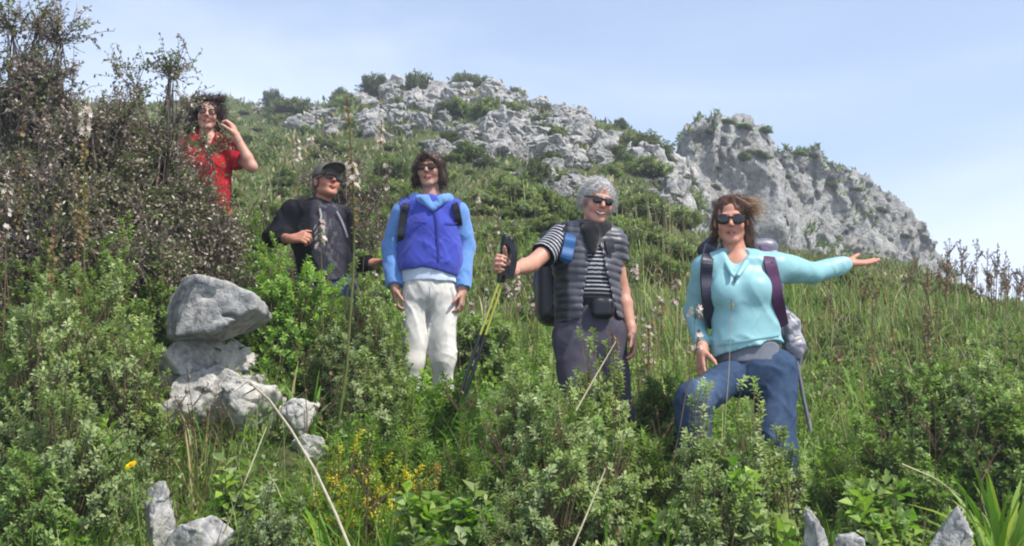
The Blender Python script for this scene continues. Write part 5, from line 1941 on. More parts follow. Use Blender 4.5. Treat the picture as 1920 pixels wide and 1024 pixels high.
# ---- shrubs over the upper hill
PROTO_SH = []
for k, (pal, sx, hg, lean) in enumerate([(P_HILL[1::2], 1.0, 1.0, .5), (P_HILL, 1.2, .75, .4), (P_HILL + P_GREEN[:1], .9, .9, .9), (P_HILL[1:], .8, 1.25, .8), (P_HILL + P_SPURGE[:2], 1.1, .7, .6)]):
    st, lf = shrub_mesh(sx * .5, .5, hg * .8, 620, .062, 12, pal, 300 + k, .16, lean, hollow=.35)
    lf.V += st.V; lf.C += st.C; lf.Q += [q + lf.n for q in st.Q]
    off = 0
    PROTO_SH.append(None)
    mb = MB(); 
    V1 = np.concatenate(lf.V[:1]); T1 = lf.T[0]
    mb.add(V1, lf.C[0], tris=T1)
    mb.add(st.V[0], st.C[0], quads=st.Q[0])
    PROTO_SH[-1] = mb.mesh('hill_shrub', M_LEAF)


def hill_shrub(px, py, wpx, k, label, name='hill_shrub', group='shrubs on the upper hill', tall=1.0, pos=None):
    g = ground_at(px, py) if pos is None else pos
    if g is None: return
    s = wpx / FPX * g[1]
    o = link(name, PROTO_SH[k], None, (g[0], g[1], g[2] - .06 * s))
    o.scale = (s, s, s * tall)
    o.rotation_euler = (0, 0, RNG.uniform(0, 6.28))
    tag(o, label, 'shrub', group)
    return o


for px, py, wp, k, lab, tl in [
    (785, 192, 74, 0, 'round dark shrub on the summit, left of the pale jagged outcrop', 1.1),
    (885, 172, 86, 1, 'wide dark shrub crowning the top of the hill', .8),
    (862, 168, 40, 0, 'small dark shrub beside the wide shrub on the hilltop', .9),
    (965, 190, 42, 3, 'small dark shrub on the ridge right of the summit', .8),
    (705, 186, 66, 0, 'dark shrub on the skyline left of the summit rocks', .9),
    (600, 196, 66, 1, 'dark shrub on the skyline above the cap-wearing man', .9),
    (548, 214, 84, 1, 'broad dark shrub on the skyline left of the asphodel spike', .8),
    (512, 203, 44, 0, 'small round shrub at the left end of the skyline shrubs', 1.1),
    (650, 205, 60, 4, 'grey-green shrub behind the tall asphodel spike on the ridge', .9),
    (855, 222, 66, 2, 'green shrub under the pale jagged outcrop', .9),
    (912, 226, 76, 2, 'bright green shrub between the summit and the tumbled rock band', .9),
    (955, 215, 60, 4, 'brownish shrub right of the bright green shrub below the summit', .8),
    (950, 385, 120, 4, 'large soft green shrub on the slope between the blue jacket and the grey hair', .95),
    (985, 405, 80, 4, 'soft green shrub at the right foot of the large soft shrub', .8),
    (1005, 350, 60, 0, 'dark shrub on the slope below the tumbled rock band', 1.2),
    (875, 300, 60, 2, 'green shrub left of the tumbled rock band', .9),
    (1195, 290, 110, 1, 'broad dark thicket in the gully left of the crag', .8),
    (1240, 268, 84, 0, 'dark shrub at the head of the gully against the sky', .9),
    (1165, 300, 80, 1, 'dark shrub on the left side of the gully', .8),
    (1215, 330, 90, 4, 'green shrub low in the gully beside the crag', .8),
    (1255, 250, 36, 3, 'thin upright shrub on the skyline beside the crag top', 1.3),
    (1130, 275, 70, 2, 'shrub on the ridge between the rocks and the gully', .8),
    (820, 340, 70, 4, 'grey-green shrub on the slope beside the hair of the woman in blue', .9),
    (730, 335, 80, 2, 'green shrub on the slope left of the head of the woman in blue', .9),
    (1165, 410, 66, 2, 'yellow-green shrub right of the grey hair', 1.0),
]:
    hill_shrub(px, py, wp, k, lab, tall=tl)
for i in range(150):
    px = RNG.uniform(330, 1230)
    py = RNG.uniform(205, 440) if RNG.random() < .75 else RNG.uniform(190, 300)
    hill_shrub(px, py, RNG.uniform(18, 58) * (.7 + .5 * (py - 190) / 250), int(RNG.choice([0, 1, 2, 2, 4, 4])), 'low green shrub scattered among grass and rocks on the upper hillside', tall=RNG.uniform(.6, 1.0))
for i in range(90):
    px = RNG.uniform(1480, 1910); py = RNG.uniform(525, 800)
    hill_shrub(px, py, RNG.uniform(24, 60) * (1 + (py - 520) / 200), int(RNG.choice([2, 4, 4])), 'low soft green shrub in the grass below the crag', group='shrubs below the crag', tall=RNG.uniform(.6, .9))

# tufts rooted on ledges of the crag
cx_, cy_ = project(CLIFF_V)
for px, py, wp, k in [(1425, 292, 66, 1), (1395, 305, 50, 2), (1350, 318, 34, 3), (1400, 236, 46, 2), (1462, 258, 50, 0), (1525, 300, 44, 1), (1390, 372, 30, 2), (1330, 250, 36, 2), (1440, 250, 40, 2),
                      (1290, 340, 40, 1), (1560, 345, 34, 0), (1610, 352, 34, 1), (1655, 392, 30, 0), (1345, 350, 30, 0), (1305, 420, 40, 2), (1370, 232, 36, 4), (1480, 330, 30, 2), (1250, 300, 40, 1), (1700, 440, 30, 1), (1500, 285, 40, 4)]:
    m = np.hypot(cx_ - px, cy_ - py) < 6
    if not m.any(): continue
    c = CLIFF_V[m]; c = c[np.argmin(c[:, 1])]
    o = hill_shrub(px, py, wp * .62, k, 'small dark plant tuft rooted on a ledge of the crag', 'ledge_plant', 'plants on the crag', 1.0, c)
    o.scale = (o.scale[0] * RNG.uniform(1.0, 1.7), o.scale[1], o.scale[2] * RNG.uniform(.5, .9)); o.rotation_euler = (0, RNG.uniform(.1, .5), RNG.uniform(-.3, .3))

# soft grey-green bushes over the middle slope
for i in range(44):
    px = RNG.uniform(430, 1310); py = RNG.uniform(370, 600)
    if abs(px - 805) < 40 and py > 500: continue
    hill_shrub(px, py, RNG.uniform(60, 135), int(RNG.choice([2, 4, 4])), 'soft green bush in the tall grass on the middle slope', group='bushes on the middle slope', tall=RNG.uniform(.6, .9))
# grass in the cracks and on the ledges of the crag
me = bpy.data.objects['rock_cliff'].data
nv = len(me.vertices)
nrm = np.zeros(nv * 3, np.float32); me.vertices.foreach_get('normal', nrm); nrm = nrm.reshape(-1, 3)
rng = np.random.default_rng(77)
w_ = smooth(.45, .85, nrm[:, 2]) * smooth(-.05, .3, fbm(CLIFF_V * .45, 3, 12)) + .04 * smooth(.2, .5, fbm(CLIFF_V * .7, 3, 14))
P = CLIFF_V[rng.uniform(size=nv) < w_ * .6]
n = len(P); D = unit(rng.normal(size=(n, 3)) * .55 + [0, -.2, .8])
P = np.repeat(P, 3, 0); D = np.repeat(D, 3, 0) + rng.normal(size=(n * 3, 3)) * .4
mb = MB(); mb.leaves(P - D * .05, D, rng.normal(size=(n * 3, 3)), rng.uniform(.18, .42, n * 3), rng.uniform(.05, .12, n * 3), pick(rng, G_MID + P_DARK + P_GREEN, n * 3))
tag(mb.build('ledge_grass', M_GRASS), 'thin green growth along the ledges and cracks of the crag', 'ground cover', kind='stuff')

# ---- grass, ground cover and hill scrub: nobody could count these
def scatter(n, y0, y1, u=.60, seed=1, px=None, py=None):
    rng = np.random.default_rng(seed)
    y = np.exp(rng.uniform(math.log(y0), math.log(y1), n))
    x = rng.uniform(-u, u, n) * y
    return rng, np.stack([x, y, terrain(x, y)], 1)


def blades(mb, rng, P, H, W, lean, C, segs=4, curl=.6):
    n = len(P)
    az = rng.uniform(0, 2 * PI, n)
    dr = np.stack([np.cos(az), np.sin(az), np.zeros(n)], 1)
    t = np.linspace(0, 1, segs + 1)
    up = t[None, :] - (curl * lean * .5)[:, None] * t[None, :] ** 2.4
    pts = P[:, None, :] + np.array([0, 0, 1.]) * (H[:, None] * up)[..., None] + dr[:, None, :] * ((H * lean)[:, None] * t[None, :] ** 1.8)[..., None]
    sd = np.stack([-np.sin(az + .6 * rng.normal(size=n)), np.cos(az + .6 * rng.normal(size=n)), rng.normal(0, .2, n)], 1)
    wd = W[:, None] * np.minimum(1, (1.02 - t[None, :]) ** .7 * 1.15) * (0.6 + .4 * np.minimum(1, t[None, :] * 5))
    mb.ribbons(pts, wd, unit(sd), C)


def patch(P, f, seed): return .5 + .5 * vnoise(P * [f, f, 0], seed)


mb = MB()
rng, P = scatter(95000, 2.7, 13.5, seed=21)
p1, p2 = patch(P, 1.1, 3), patch(P, 3.1, 4)
keep = (rng.uniform(size=len(P)) < .25 + .9 * p2) & clear_of_rocks(P)
P, p1, p2 = P[keep], p1[keep], p2[keep]
n = len(P)
fresh, mid, dry = pick(rng, G_FRESH, n), pick(rng, G_MID, n), pick(rng, G_DRY, n)
kind = rng.uniform(size=n)
pxg, _ = project(P)
dryness = .04 + .05 * smooth(6.5, 9, P[:, 1]) + .10 * p1 + .10 * np.exp(-((pxg - 360) / 120) ** 2)
fr = .70 - .28 * smooth(6.0, 9.0, P[:, 1])
C = np.where((kind < dryness)[:, None], dry, np.where((kind < dryness + fr)[:, None], fresh, mid))
H = rng.uniform(.10, .30, n) * (.65 + .75 * p1) * np.where(rng.uniform(size=n) < .08, 1.6, 1)
blades(mb, rng, P, H, rng.uniform(.004, .0085, n) * np.clip(P[:, 1] / 5, .9, 1.8), rng.uniform(.15, .9, n), C)
rng, P = scatter(26000, 3.3, 4.7, .5, 41)                      # longer fresh grass nearest the viewer
px_, py_ = project(P)
w_ = .9 * smooth(520, 380, px_) + .9 * np.exp(-((px_ - 740) / 150) ** 2) + .7 * np.exp(-((px_ - 1240) / 60) ** 2) + .6 * np.exp(-((px_ - 1640) / 120) ** 2)
P = P[(rng.uniform(size=len(P)) < w_ * .45) & clear_of_rocks(P)]
n = len(P)
tone = np.where((rng.uniform(size=n) < .78)[:, None], pick(rng, G_FRESH, n), pick(rng, G_DRY + G_MID, n))
blades(mb, rng, P, rng.uniform(.22, .58, n), rng.uniform(.004, .0085, n), rng.uniform(.1, .8, n), tone, 5)
tag(mb.build('grass', M_GRASS), 'green and straw-coloured grass growing over the near slope', 'grass', kind='stuff')

mb = MB()                                                    # pale thin dry stems standing in the grass
rng, P = scatter(15000, 4.2, 16, seed=22)
px_, py_ = project(P)
wgt = .25 + 1.2 * np.exp(-((px_ - 1235) / 80) ** 2) + 1.0 * np.exp(-((px_ - 1620) / 170) ** 2) * (P[:, 1] > 6) * .6 + .7 * np.exp(-((px_ - 380) / 110) ** 2) + .15 * (P[:, 1] > 8)
wgt *= ~((np.abs(px_ - 1120) < 70) & (P[:, 1] < 5.6)) & ~((np.abs(px_ - 805) < 70) & (P[:, 1] < 6.6))
P = P[(rng.uniform(size=len(P)) < wgt * .32) & clear_of_rocks(P)]
n = len(P)
blades(mb, rng, P, rng.uniform(.30, .72, n), rng.uniform(.0022, .0040, n) * np.clip(P[:, 1] / 6, .8, 2), rng.uniform(.05, .42, n), pick(rng, G_DRY, n), 4)
# seed heads
heads = P[rng.uniform(size=n) < .3]
tag(mb.build('dry_grass', M_GRASS), 'tall thin straw-coloured grass stems standing above the green', 'dry grass', kind='stuff')

mb = MB()                                                    # broad little leaves of low herbs
rng, P = scatter(12000, 3.2, 9.0, seed=23)
P = P[(rng.uniform(size=len(P)) < .35 + .8 * patch(P, 1.7, 8)) & clear_of_rocks(P) & (rng.uniform(size=len(P)) < 1.05 - .7 * smooth(6.5, 9, P[:, 1]))]
n, k = len(P), 9
az = rng.uniform(0, 2 * PI, (n, 1)) + np.arange(k)[None, :] * 2.4
el_ = rng.uniform(.15, 1.0, (n, k))
D = np.stack([np.cos(az) * np.cos(el_), np.sin(az) * np.cos(el_), np.sin(el_)], -1)
hgt = rng.uniform(.02, .20, (n, k, 1)) * np.array([0, 0, 1.])
base = P[:, None, :] + D * .03 + hgt + rng.normal(0, .035, (n, k, 3)) * [1, 1, .2]
L_ = rng.uniform(.022, .055, (n, k))
tone = np.where((rng.uniform(size=n) < .5)[:, None], pick(rng, G_FRESH, n), pick(rng, P_GREEN + P_SPURGE, n))
C = tone[:, None, :] * rng.uniform(.8, 1.2, (n, k, 1))
mb.leaves(base.reshape(-1, 3), D.reshape(-1, 3), (rng.normal(size=(n, k, 3)) * .4 + [0, 0, 1]).reshape(-1, 3), L_.ravel(), L_.ravel() * .55, C.reshape(-1, 3), .2, .25)
tag(mb.build('herbs', M_LEAF), 'low broad-leaved herbs covering the soil between the grass', 'ground cover', kind='stuff')

mb = MB()                                                    # scrub and tussocks of the upper hill
rng, P = scatter(120000, 11.5, 82, .56, seed=24)
p1, p2 = patch(P, .16, 5), patch(P, .55, 6)
keep = rng.uniform(size=len(P)) < .2 + 1.0 * p2
P, p1, p2 = P[keep], p1[keep], p2[keep]
n = len(P)
D = unit(rng.normal(size=(n, 3)) * [.5, .5, .3] + [0, 0, .85])
L_ = P[:, 1] * rng.uniform(.0035, .0085, n) * (.7 + .6 * p2)
tone = pick(rng, G_MID, n) * .9
dr = pick(rng, G_DRY, n) * .8
gr = pick(rng, P_HILL, n)
kind = rng.uniform(size=n)
C = np.where((kind < .16 + .22 * p1)[:, None], dr, np.where((kind > .70)[:, None], gr, tone))
mb.leaves(P + D * -.03, D, rng.normal(size=(n, 3)), L_, L_ * rng.uniform(.18, .42, n), C, .1, .1)
tag(mb.build('hill_scrub', M_GRASS), 'mixed dull green tussocks and dry grass over the upper hill', 'scrub', kind='stuff')


# ---- tall flower stalks (asphodel)
FL_W = [A(232, 214, 206, .8), A(222, 196, 190, .8), A(240, 228, 222, .8)]
FL_T = [A(178, 150, 100, .7), A(160, 126, 84, .7), A(190, 166, 120, .7)]
FL_B = [A(128, 100, 88, .7), A(146, 118, 104, .7), A(110, 88, 74, .7)]
ST_G = A(112, 118, 66, .62)
ST_B = A(120, 100, 76, .62)


def stalk(label, top, bpx, Y, fl=(.0, .25), nfl=26, size=.016, pal=FL_W, stem=ST_G, rad=.0042, bend=0.0, tail=None, branches=0, name='asphodel', dy=0.0):
    nfl = max(5, int(nfl * .85))
    _seed[0] += 1
    rng = np.random.default_rng(_seed[0])
    b = foot(bpx, Y)
    b[2] -= .03
    t = at(top[0], top[1], Y + dy)
    k = 9
    u = np.linspace(0, 1, k)
    hgt = np.linalg.norm(t - b)
    c = b[None] * (1 - u)[:, None] + t[None] * u[:, None]
    c[:, 0] += bend * hgt * np.sin(u * PI)
    c += rng.normal(size=c.shape) * .004 * (u * (1 - u) * 4)[:, None]
    e = empty(name, b); tag(e, label, 'flower stalk')
    st = MB(); st.tubes(c[None], (rad * (1.15 - .8 * u))[None], np.array(stem), 6)
    ff = MB()
    def axis(s):
        s = np.clip(s, 0, 1) * (k - 1)
        i = np.minimum(s.astype(int), k - 2); f = (s - i)[:, None]
        return c[i] * (1 - f) + c[i + 1] * f
    lines = [(axis, nfl, 1.0)]
    for j in range(branches):
        s0 = rng.uniform(.55, .85)
        q0 = axis(np.array([s0]))[0]
        q1 = q0 + np.array([rng.choice([-1, 1]) * rng.uniform(.04, .12), rng.normal(0, .04), rng.uniform(.08, .2)]) * hgt
        st.tubes(np.array([[q0, (q0 + q1) / 2 + [0, 0, -.01], q1]]), np.array([[rad * .6, rad * .5, rad * .3]]), np.array(stem), 4)
        lines.append((lambda s, q0=q0, q1=q1: q0 * (1 - s)[:, None] + q1 * s[:, None], max(5, nfl // 3), .6))
    lo_ = max(fl[1], tail[1] if tail else 0, .45 if branches else 0) + .02
    sa = np.linspace(max(0, 1 - lo_), 1, 8)
    ff.tubes(axis(sa)[None], (rad * 1.15 * (1.15 - .8 * sa))[None], np.array(stem) * .95, 6)
    for ax_, m, sc in lines:
        if sc < 1: ff.tubes(ax_(np.linspace(0, 1, 4))[None], np.full((1, 4), rad * .55), np.array(stem), 4)
        s = 1 - (fl[0] + (fl[1] - fl[0]) * rng.uniform(0, 1, m) ** .8)
        if sc < 1: s = rng.uniform(.3, 1, m)
        q = ax_(s)
        az = rng.uniform(0, 2 * PI, m)
        od = np.stack([np.cos(az), np.sin(az), rng.uniform(.1, .6, m)], 1)
        q0_ = q
        q = q + od * size * rng.uniform(.5, 1.5, (m, 1))
        ff.tubes(np.stack([q0_, q], 1), np.full((m, 2), .0012), np.array(stem), 3)
        col = pick(rng, pal, m, .12)
        P6 = np.repeat(q, 6, 0)
        e1 = unit(np.cross(od, [.1, .2, .97])); e2 = np.cross(unit(od), e1)
        a6 = np.arange(6) / 6 * 2 * PI
        D6 = (e1[:, None, :] * np.cos(a6)[None, :, None] + e2[:, None, :] * np.sin(a6)[None, :, None] + .45 * unit(od)[:, None, :]).reshape(-1, 3)
        ff.leaves(P6, D6, np.repeat(od, 6, 0), size * sc * rng.uniform(.8, 1.2, m * 6), size * .42 * sc, np.repeat(col, 6, 0), .1, .15)
        buds = max(4, m // 3)                                  # closed buds above the open flowers
        s = 1 - fl[0] * rng.uniform(0, 1, buds) if fl[0] > 0 else 1 - .04 * rng.uniform(0, 1, buds)
        q = ax_(s); az = rng.uniform(0, 2 * PI, buds)
        od = np.stack([np.cos(az), np.sin(az), np.full(buds, 1.2)], 1)
        ff.leaves(q, od, rng.normal(size=(buds, 3)), size * .9, size * .5, pick(rng, FL_B, buds), .3, 0)
    if tail:                                                   # dry pods lower down
        m = tail[2]
        s = 1 - rng.uniform(tail[0], tail[1], m)
        q = axis(s); az = rng.uniform(0, 2 * PI, m)
        od = np.stack([np.cos(az), np.sin(az), rng.uniform(0, .8, m)], 1)
        ff.leaves(q, od, rng.normal(size=(m, 3)), size * 1.2, size * .8, pick(rng, FL_T, m), .4, 0)
    st.build('stem', M_STEM, e, b); ff.build('flower_spike', M_PETAL, e, b)
    return e


stalk('asphodel with a pale pink head before the brown bush, upper left', (160, 205), 152, 5.3, (.0, .07), 34, .020, tail=(.08, .34, 60))
stalk('straw-coloured flower stalk full of dry pods beside the rock stack bush', (146, 318), 150, 5.1, (.0, .3), 20, .016, FL_T, ST_B, tail=(.0, .45, 60))
stalk('reddish-tan faded stalk at the far left edge', (42, 225), 30, 5.4, (.0, .3), 26, .016, FL_B + FL_T, ST_B, tail=(.1, .5, 40))
stalk('tan pod-bearing stalk low in the brown bush at left', (100, 370), 85, 5.0, (.0, .3), 20, .015, FL_T, ST_B, tail=(.1, .6, 40))
stalk('faded stalk leaning at the left edge under the bush', (12, 330), 5, 5.0, (0, .2), 24, .016, FL_B + FL_W, ST_B)
stalk('tallest asphodel, its spike above the cap and its stem crossing the dark hoodie', (651, 182), 626, 5.5, (.20, .27), 34, .021, FL_W, ST_G, .0078, .035, (.0, .42, 60))
stalk('asphodel with a white head curving in front of the dark hoodie', (597, 372), 596, 6.0, (.10, .20), 22, .020, FL_W, ST_G, .004, .02)
stalk('pale asphodel spike left of the head of the woman in blue', (716, 228), 690, 7.2, (.0, .10), 26, .022, FL_W, ST_B, .004)
stalk('pinkish asphodel spike close to the blue-jacketed woman\'s hair', (726, 305), 700, 7.4, (.0, .16), 24, .018, FL_W + FL_B, ST_B, .004)
stalk('faint asphodel spike left of the cap', (556, 262), 566, 7.6, (.0, .10), 22, .020, FL_W, ST_B, .004)
stalk('small white asphodel above the cap', (580, 250), 590, 7.8, (.0, .07), 18, .018, FL_W, ST_B, .004)
stalk('brownish branched stalk behind the tall asphodel', (690, 330), 668, 7.0, (.0, .25), 22, .015, FL_B, ST_B, .004, branches=4)
stalk('white asphodel spike right of the puffer vest', (1190, 488), 1200, 6.6, (.0, .10), 20, .017, FL_W, ST_B, .004)
stalk('pinkish asphodel between the vest and the teal sleeve, tallest there', (1267, 512), 1258, 6.3, (.0, .16), 30, .018, FL_W + FL_B, ST_B, .004)
stalk('pale asphodel low between the vest and the teal sleeve', (1240, 560), 1236, 6.2, (.0, .18), 24, .016, FL_W + FL_T, ST_B, .004)
stalk('short whitish asphodel beside the dark trouser leg', (1215, 605), 1218, 6.0, (.0, .2), 20, .015, FL_W, ST_B, .004)
stalk('white-tipped stalk slanting across to the teal sleeve', (1312, 618), 1205, 4.7, (.0, .09), 14, .015, FL_W, ST_B, .0045, .0)
stalk('small white flower on a thin stem before the teal sleeve', (1303, 580), 1285, 4.6, (.0, .03), 9, .018, FL_W, ST_G, .0028)
stalk('dried brown seed head before the dark trousers', (1148, 622), 1168, 4.8, (.0, .10), 16, .015, FL_T + FL_B, ST_B, .003, branches=2)
stalk('thin dry stem crossing the hem of the teal top', (1372, 560), 1345, 4.7, (.0, .04), 4, .008, FL_T, A(190, 184, 140, .62), .0028)
stalk('dark bare stalk rising from the yellow flowers', (690, 800), 686, 4.3, (.0, .4), 10, .012, FL_T, ST_B, .004, branches=3)
for i, (x, y, bx, Y_) in enumerate([(1776, 462, 1772, 12.0), (1800, 448, 1806, 13.5), (1838, 532, 1840, 12.5), (1871, 456, 1866, 12.2), (1892, 498, 1886, 13.0), (1907, 505, 1905, 11.8), (1851, 505, 1856, 12.8), (1822, 492, 1818, 13.2), (1760, 505, 1764, 12.6)]):
    where_ = ['leftmost', 'second from left', 'fifth from left', 'tallest right-hand', 'third from right', 'rightmost', 'sixth from left', 'fourth from left', 'lowest left-hand'][i]
    stalk('thin dry stalk against the sky at right, %s of the row' % where_, (x, y), bx, Y_, (.0, .45), 26, .017, FL_B, ST_B, .0062, .0, branches=4, name='dry_stalk')
for i in range(18):
    px = RNG.uniform(1735, 1918); Y_ = RNG.uniform(11.0, 13.5)
    g = foot(px, Y_); gx, gy = project(g)
    stalk('pale feathery dry stalk in the cluster against the sky at right', (px + RNG.normal(0, 7), gy - RNG.uniform(70, 130)), px, Y_, (.0, .5), 26, .017, FL_T + FL_B, ST_B, .0050, .0, branches=5, name='dry_stalk')['group'] = 'dry stalks on the right skyline'
for i in range(22):
    px = RNG.choice([RNG.uniform(450, 720), RNG.uniform(890, 1010)]); Y_ = RNG.uniform(7.6, 10.5)
    g = foot(px, Y_); gx, gy = project(g)
    stalk('faded asphodel stalk on the slope behind the three left-hand hikers', (px + RNG.normal(0, 8), gy - RNG.uniform(110, 210)), px, Y_, (.0, .25), 18, .017, FL_W + FL_B, ST_B, .0040)['group'] = 'faded asphodels on the middle slope'
for i in range(26):
    px = RNG.uniform(1480, 1800); Y_ = RNG.uniform(7.5, 11)
    g = foot(px, Y_); gx, gy = project(g)
    stalk('faded asphodel stalk among the dry grass below the crag', (px + RNG.normal(0, 10), gy - RNG.uniform(90, 170)), px, Y_, (.0, .3), 16, .016, FL_B + FL_T, ST_B, .0042, branches=int(RNG.integers(0, 4)))['group'] = 'faded asphodels below the crag'
for i in range(12):
    px = RNG.uniform(1170, 1300); Y_ = RNG.uniform(6.4, 8.5)
    g = foot(px, Y_); gx, gy = project(g)
    stalk('faded asphodel stalk in the tall grass behind the two right-hand women', (px + RNG.normal(0, 8), gy - RNG.uniform(120, 230)), px, Y_, (.0, .3), 18, .016, FL_T + FL_W, ST_B, .004)['group'] = 'faded asphodels between the women'


for i, (px, top, bx, Y_) in enumerate([(70, 640, 60, 4.4), (150, 560, 165, 4.7), (230, 600, 215, 4.5), (310, 700, 300, 4.6), (560, 640, 575, 5.4), (620, 700, 600, 5.2), (930, 760, 945, 4.5), (1040, 720, 1060, 4.5), (1150, 780, 1130, 4.3), (1230, 760, 1245, 4.6),
                                       (1380, 820, 1370, 4.2), (1470, 850, 1480, 4.3), (1640, 720, 1650, 5.2), (1750, 740, 1735, 5.2), (1820, 760, 1835, 5.0), (860, 720, 850, 5.0), (350, 690, 365, 4.8), (410, 720, 400, 4.8)]):
    stalk('bare brown twiggy stem sticking out of the foreground plants', (px, top), bx, Y_, (.0, .5), 8, .010, FL_T + FL_B, ST_B, .0030, .03, branches=5, name='dry_stalk')['group'] = 'bare stems in the foreground'


# ---- clumps of broad strap leaves
def straps(label, px, Y, n, L, W, pal, seed, spread=.7, group=None, up=.9):
    rng = np.random.default_rng(seed)
    b = foot(px, Y)
    if L > 5: L = (at(px, L, Y)[2] - b[2]) * 1.12
    mb = MB()
    P = b + np.stack([rng.normal(0, .035, n), rng.normal(0, .035, n), np.zeros(n) - .02], 1)
    blades(mb, rng, P, L * rng.uniform(.65, 1.15, n) * up, W * rng.uniform(.7, 1.2, n), rng.uniform(.2, 1.0, n) * spread, pick(rng, pal, n, .15), 7, .9)
    o = mb.build('strap_leaf_plant', M_GRASS, None, b, b)
    tag(o, label, 'plant', group)
    return o


Y_G = [A(150, 180, 40, .66), A(120, 164, 46, .66), A(172, 190, 62, .66)]
straps('clump of bright yellow-green strap leaves at the bottom, left of centre', 622, 4.3, 14, 905, .040, Y_G, 1, .55)
straps('broad upright green leaves at the bottom below the yellow flowers', 705, 4.3, 16, 915, .040, [A(96, 146, 48, .66), A(112, 160, 56, .66)], 2, .6)
straps('tuft of glossy strap leaves at the bottom right of the centre shrub', 1185, 4.3, 18, 905, .022, G_FRESH, 3, .6)
straps('bright strap leaves at the bottom below the jeans', 1255, 4.3, 16, 915, .028, Y_G, 4, .7)
straps('large strap-leaved clump at the right edge, uppermost of the corner plants', 1895, 5.0, 60, 850, .050, Y_G + G_FRESH, 5, .9)
straps('strap-leaved clump in the bottom right corner above the leaning rock', 1862, 4.6, 50, 925, .046, Y_G + G_FRESH, 6, 1.0)
straps('yellow-green strap leaves hanging over the grey leaning rock', 1905, 4.3, 40, 925, .044, Y_G, 7, 1.0)
straps('light strap leaves beside the upright pale stone', 1640, 4.6, 14, 960, .02, G_FRESH, 8, .9)
straps('pale bent strap leaves right of the beak-shaped block', 512, 5.75, 14, .46, .022, [A(168, 180, 128, .66), A(128, 158, 80, .66), A(190, 186, 120, .66)], 9, .9)
straps('arching green strap leaves between the beak-shaped block and the cream trousers', 575, 5.7, 16, .46, .024, G_FRESH + P_GREEN, 10, .9)
straps('fresh strap leaves in the grass below the cream trousers, left side', 762, 6.0, 40, 690, .012, G_FRESH, 11, .9)
straps('fresh strap leaves in the grass below the cream trousers, right side', 850, 6.0, 40, 688, .012, G_FRESH, 12, .9)
straps('dark upright strap leaves in front of the rock stack', 440, 5.0, 26, 760, .012, P_DARK + P_GREEN, 13, .5)
straps('dark grassy tuft in front of the pale sloping boulder', 370, 5.0, 26, 770, .010, P_DARK + G_DRY, 14, .5)
straps('long pale grass tuft drooping below the trekking pole tips', 800, 5.3, 16, 745, .014, [A(170, 186, 110, .66), A(140, 170, 80, .66)], 15, 1.3)
straps('tall green blades at the lower left behind the yellow daisy', 160, 4.2, 22, 880, .014, G_FRESH + P_GREEN, 16, .5)
straps('tall green blades at the bottom left, right of the yellow daisy', 205, 4.1, 20, 930, .014, G_FRESH + P_GREEN, 17, .6)
straps('tall thin blades at the bottom below the pointed whitish stone', 400, 4.1, 22, 930, .012, G_FRESH + G_MID, 18, .6)
main_shrub(765, 702, 120, 6.05, 'low fresh green plant at the left foot of the woman in blue', P_GREEN + G_FRESH, .030)
main_shrub(842, 704, 110, 6.05, 'low fresh green plant at the right foot of the woman in blue', P_GREEN + G_FRESH, .030)
straps('fresh grass blades hiding the feet of the woman in blue', 806, 6.0, 40, 700, .012, G_FRESH, 31, .7)
straps('fresh grass tuft in the open middle, below the trekking poles', 880, 5.4, 34, 780, .013, G_FRESH, 32, .9)
straps('fresh grass tuft right of the yellow spurge', 830, 4.9, 34, 850, .013, G_FRESH, 33, .9)
straps('fresh grass tuft between the yellow spurge and the cream trousers', 730, 5.3, 34, 770, .013, G_FRESH, 34, .9)
for i, (px, Y_, top_) in enumerate([(560, 4.7, 880), (660, 4.5, 905), (735, 4.5, 880), (790, 4.5, 905), (850, 4.5, 880), (1215, 4.6, 850), (1255, 4.7, 840), (700, 5.2, 780), (640, 5.3, 745), (1560, 4.9, 880), (900, 5.4, 770), (480, 4.5, 900), (120, 4.0, 900), (60, 4.0, 930), (200, 4.3, 850)]):
    straps('loose tuft of bright green grass among the foreground shrubs', px, Y_, 46, top_, .0085, G_FRESH, 60 + i, .9, 'bright grass tufts in the foreground')
straps('blades of fresh grass before the seated stones at the right', 1560, 4.6, 20, .26, .012, G_FRESH, 19, .9)
straps('reddish dry blades on the slope right of the jeans', 1590, 5.7, 10, .34, .012, [A(170, 110, 70, .62), A(150, 120, 80, .62)], 20, .9)

# ---- yellow spurge in flower
for i, (px, top, wp, Y_, lab) in enumerate([(640, 826, 120, 4.7, 'yellow flowering spurge nearest the grey shaded block'), (705, 838, 120, 4.75, 'yellow flowering spurge in the middle of the yellow patch'),
                                            (755, 846, 110, 4.8, 'smaller yellow spurge at the right of the yellow patch'), (615, 870, 80, 4.5, 'yellow-green spurge low at the left of the yellow patch'),
                                            (690, 880, 110, 4.4, 'low yellow-green spurge at the front of the yellow patch'), (800, 862, 100, 4.7, 'orange-tinged fading spurge at the right end of the yellow patch')]):
    pal = [A(206, 190, 44, .8), A(160, 176, 58, .8), A(130, 160, 58, .8), A(116, 148, 58, .8)] + ([A(124, 156, 60, .8)] if i > 2 else []) if i < 5 else [A(176, 140, 84, .7), A(150, 150, 74, .7), A(130, 150, 70, .7)]
    main_shrub(px, top, wp, Y_, lab, pal, .017, 1.15, 'flowering_spurge', None, 14, 'flowers', twig=.06, young=.4)

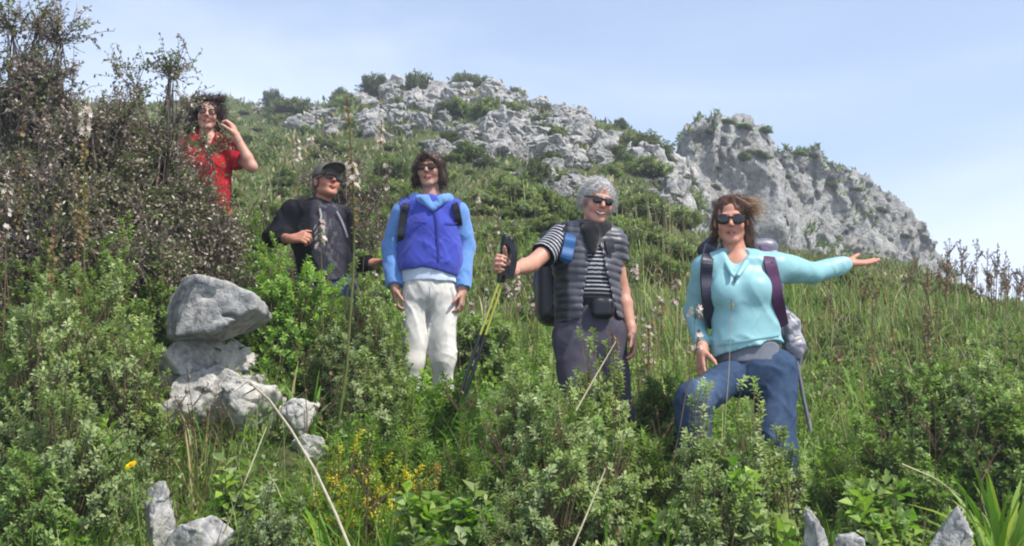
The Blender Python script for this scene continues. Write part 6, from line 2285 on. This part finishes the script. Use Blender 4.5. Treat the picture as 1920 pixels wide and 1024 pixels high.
# ---- the single yellow daisy and the long bent dry stalk
c = at(246, 873, 3.85); b = foot(262, 3.85)
e = empty('daisy', b); tag(e, 'single yellow daisy on a thin stem at the lower left', 'flower')
mb = MB(); mb.tubes(np.array([[b, (b + c) / 2 + [.02, 0, .05], c]]), np.array([[.003, .0028, .0024]]), np.array(A(110, 140, 60, .62)), 6); mb.build('stem', M_STEM, e, b)
mb = MB()
rng = np.random.default_rng(4)
ax_ = unit([-.35, -.5, .8]); e1 = unit(np.cross(ax_, [0, 0, 1.])); e2 = np.cross(ax_, e1)
for ring, (m, rr) in enumerate(((18, .021), (16, .015))):
    a = np.arange(m) / m * 2 * PI + ring * .2
    D = e1 * np.cos(a)[:, None] + e2 * np.sin(a)[:, None] + ax_ * (.18 + .3 * ring)
    mb.leaves(np.tile(c, (m, 1)) + D * .004, D, np.tile(ax_, (m, 1)), rr * rng.uniform(.85, 1.1, m), .0065, pick(rng, [A(244, 214, 24, .9)], m, .1), .1, .1)
mb.build('petals', M_PETAL, e, b)
v = Vol(.002); v.el(c + ax_ * .003, (.0055, .0055, .0055)); solid('flower_centre', v, M_PETAL, e, b, A(220, 150, 20, .8))

pts = [at(455, 742, 4.95), at(480, 728, 4.8), at(505, 750, 4.6), at(545, 805, 4.4), at(590, 880, 4.2), at(630, 965, 4.0), at(665, 1050, 3.85)]
b = pts[-1]
e = empty('dry_stalk', b); tag(e, 'long pale bent stalk arching across the lower left from the rock stack to the bottom', 'flower stalk')
mb = MB(); mb.tubes(np.array([pts]), np.array([[.0025, .0042, .0048, .0052, .0055, .0058, .006]]), np.array(A(196, 186, 160, .66)), 6); mb.build('stem', M_STEM, e, b)
mb = MB(); q = np.array([pts[2], pts[3]]); mb.tubes(np.array([[pts[1], pts[1] + [-.05, .05, .03], pts[1] + [-.11, .08, -.01]]]), np.array([[.003, .002, .001]]), np.array(A(150, 130, 110, .66)), 5); mb.build('side_twig', M_STEM, e, b)
for i, (a0, a1, Y_, lab) in enumerate([((1060, 1060), (1135, 880), 3.9, 'thin pale stem rising to the right of the bottom centre shrub'), ((1080, 770), (1155, 640), 4.6, 'pale straw stem crossing before the dark trousers'),
                                       ((420, 1000), (500, 800), 4.0, 'straight pale stem leaning right before the rock stack'), ((1690, 870), (1800, 930), 4.6, 'thin straw lying over the dark shrub at lower right')]):
    q0, q1 = at(a0[0], a0[1], Y_), at(a1[0], a1[1], Y_ + .15)
    mb = MB(); mb.tubes(np.array([[q0, (q0 + q1) / 2 + [.006, 0, .012], q1]]), np.array([[.004, .0032, .002]]), np.array(A(196, 188, 150, .66)), 5)
    tag(mb.build('dry_stalk', M_STEM, None, q0, q0), lab, 'flower stalk')
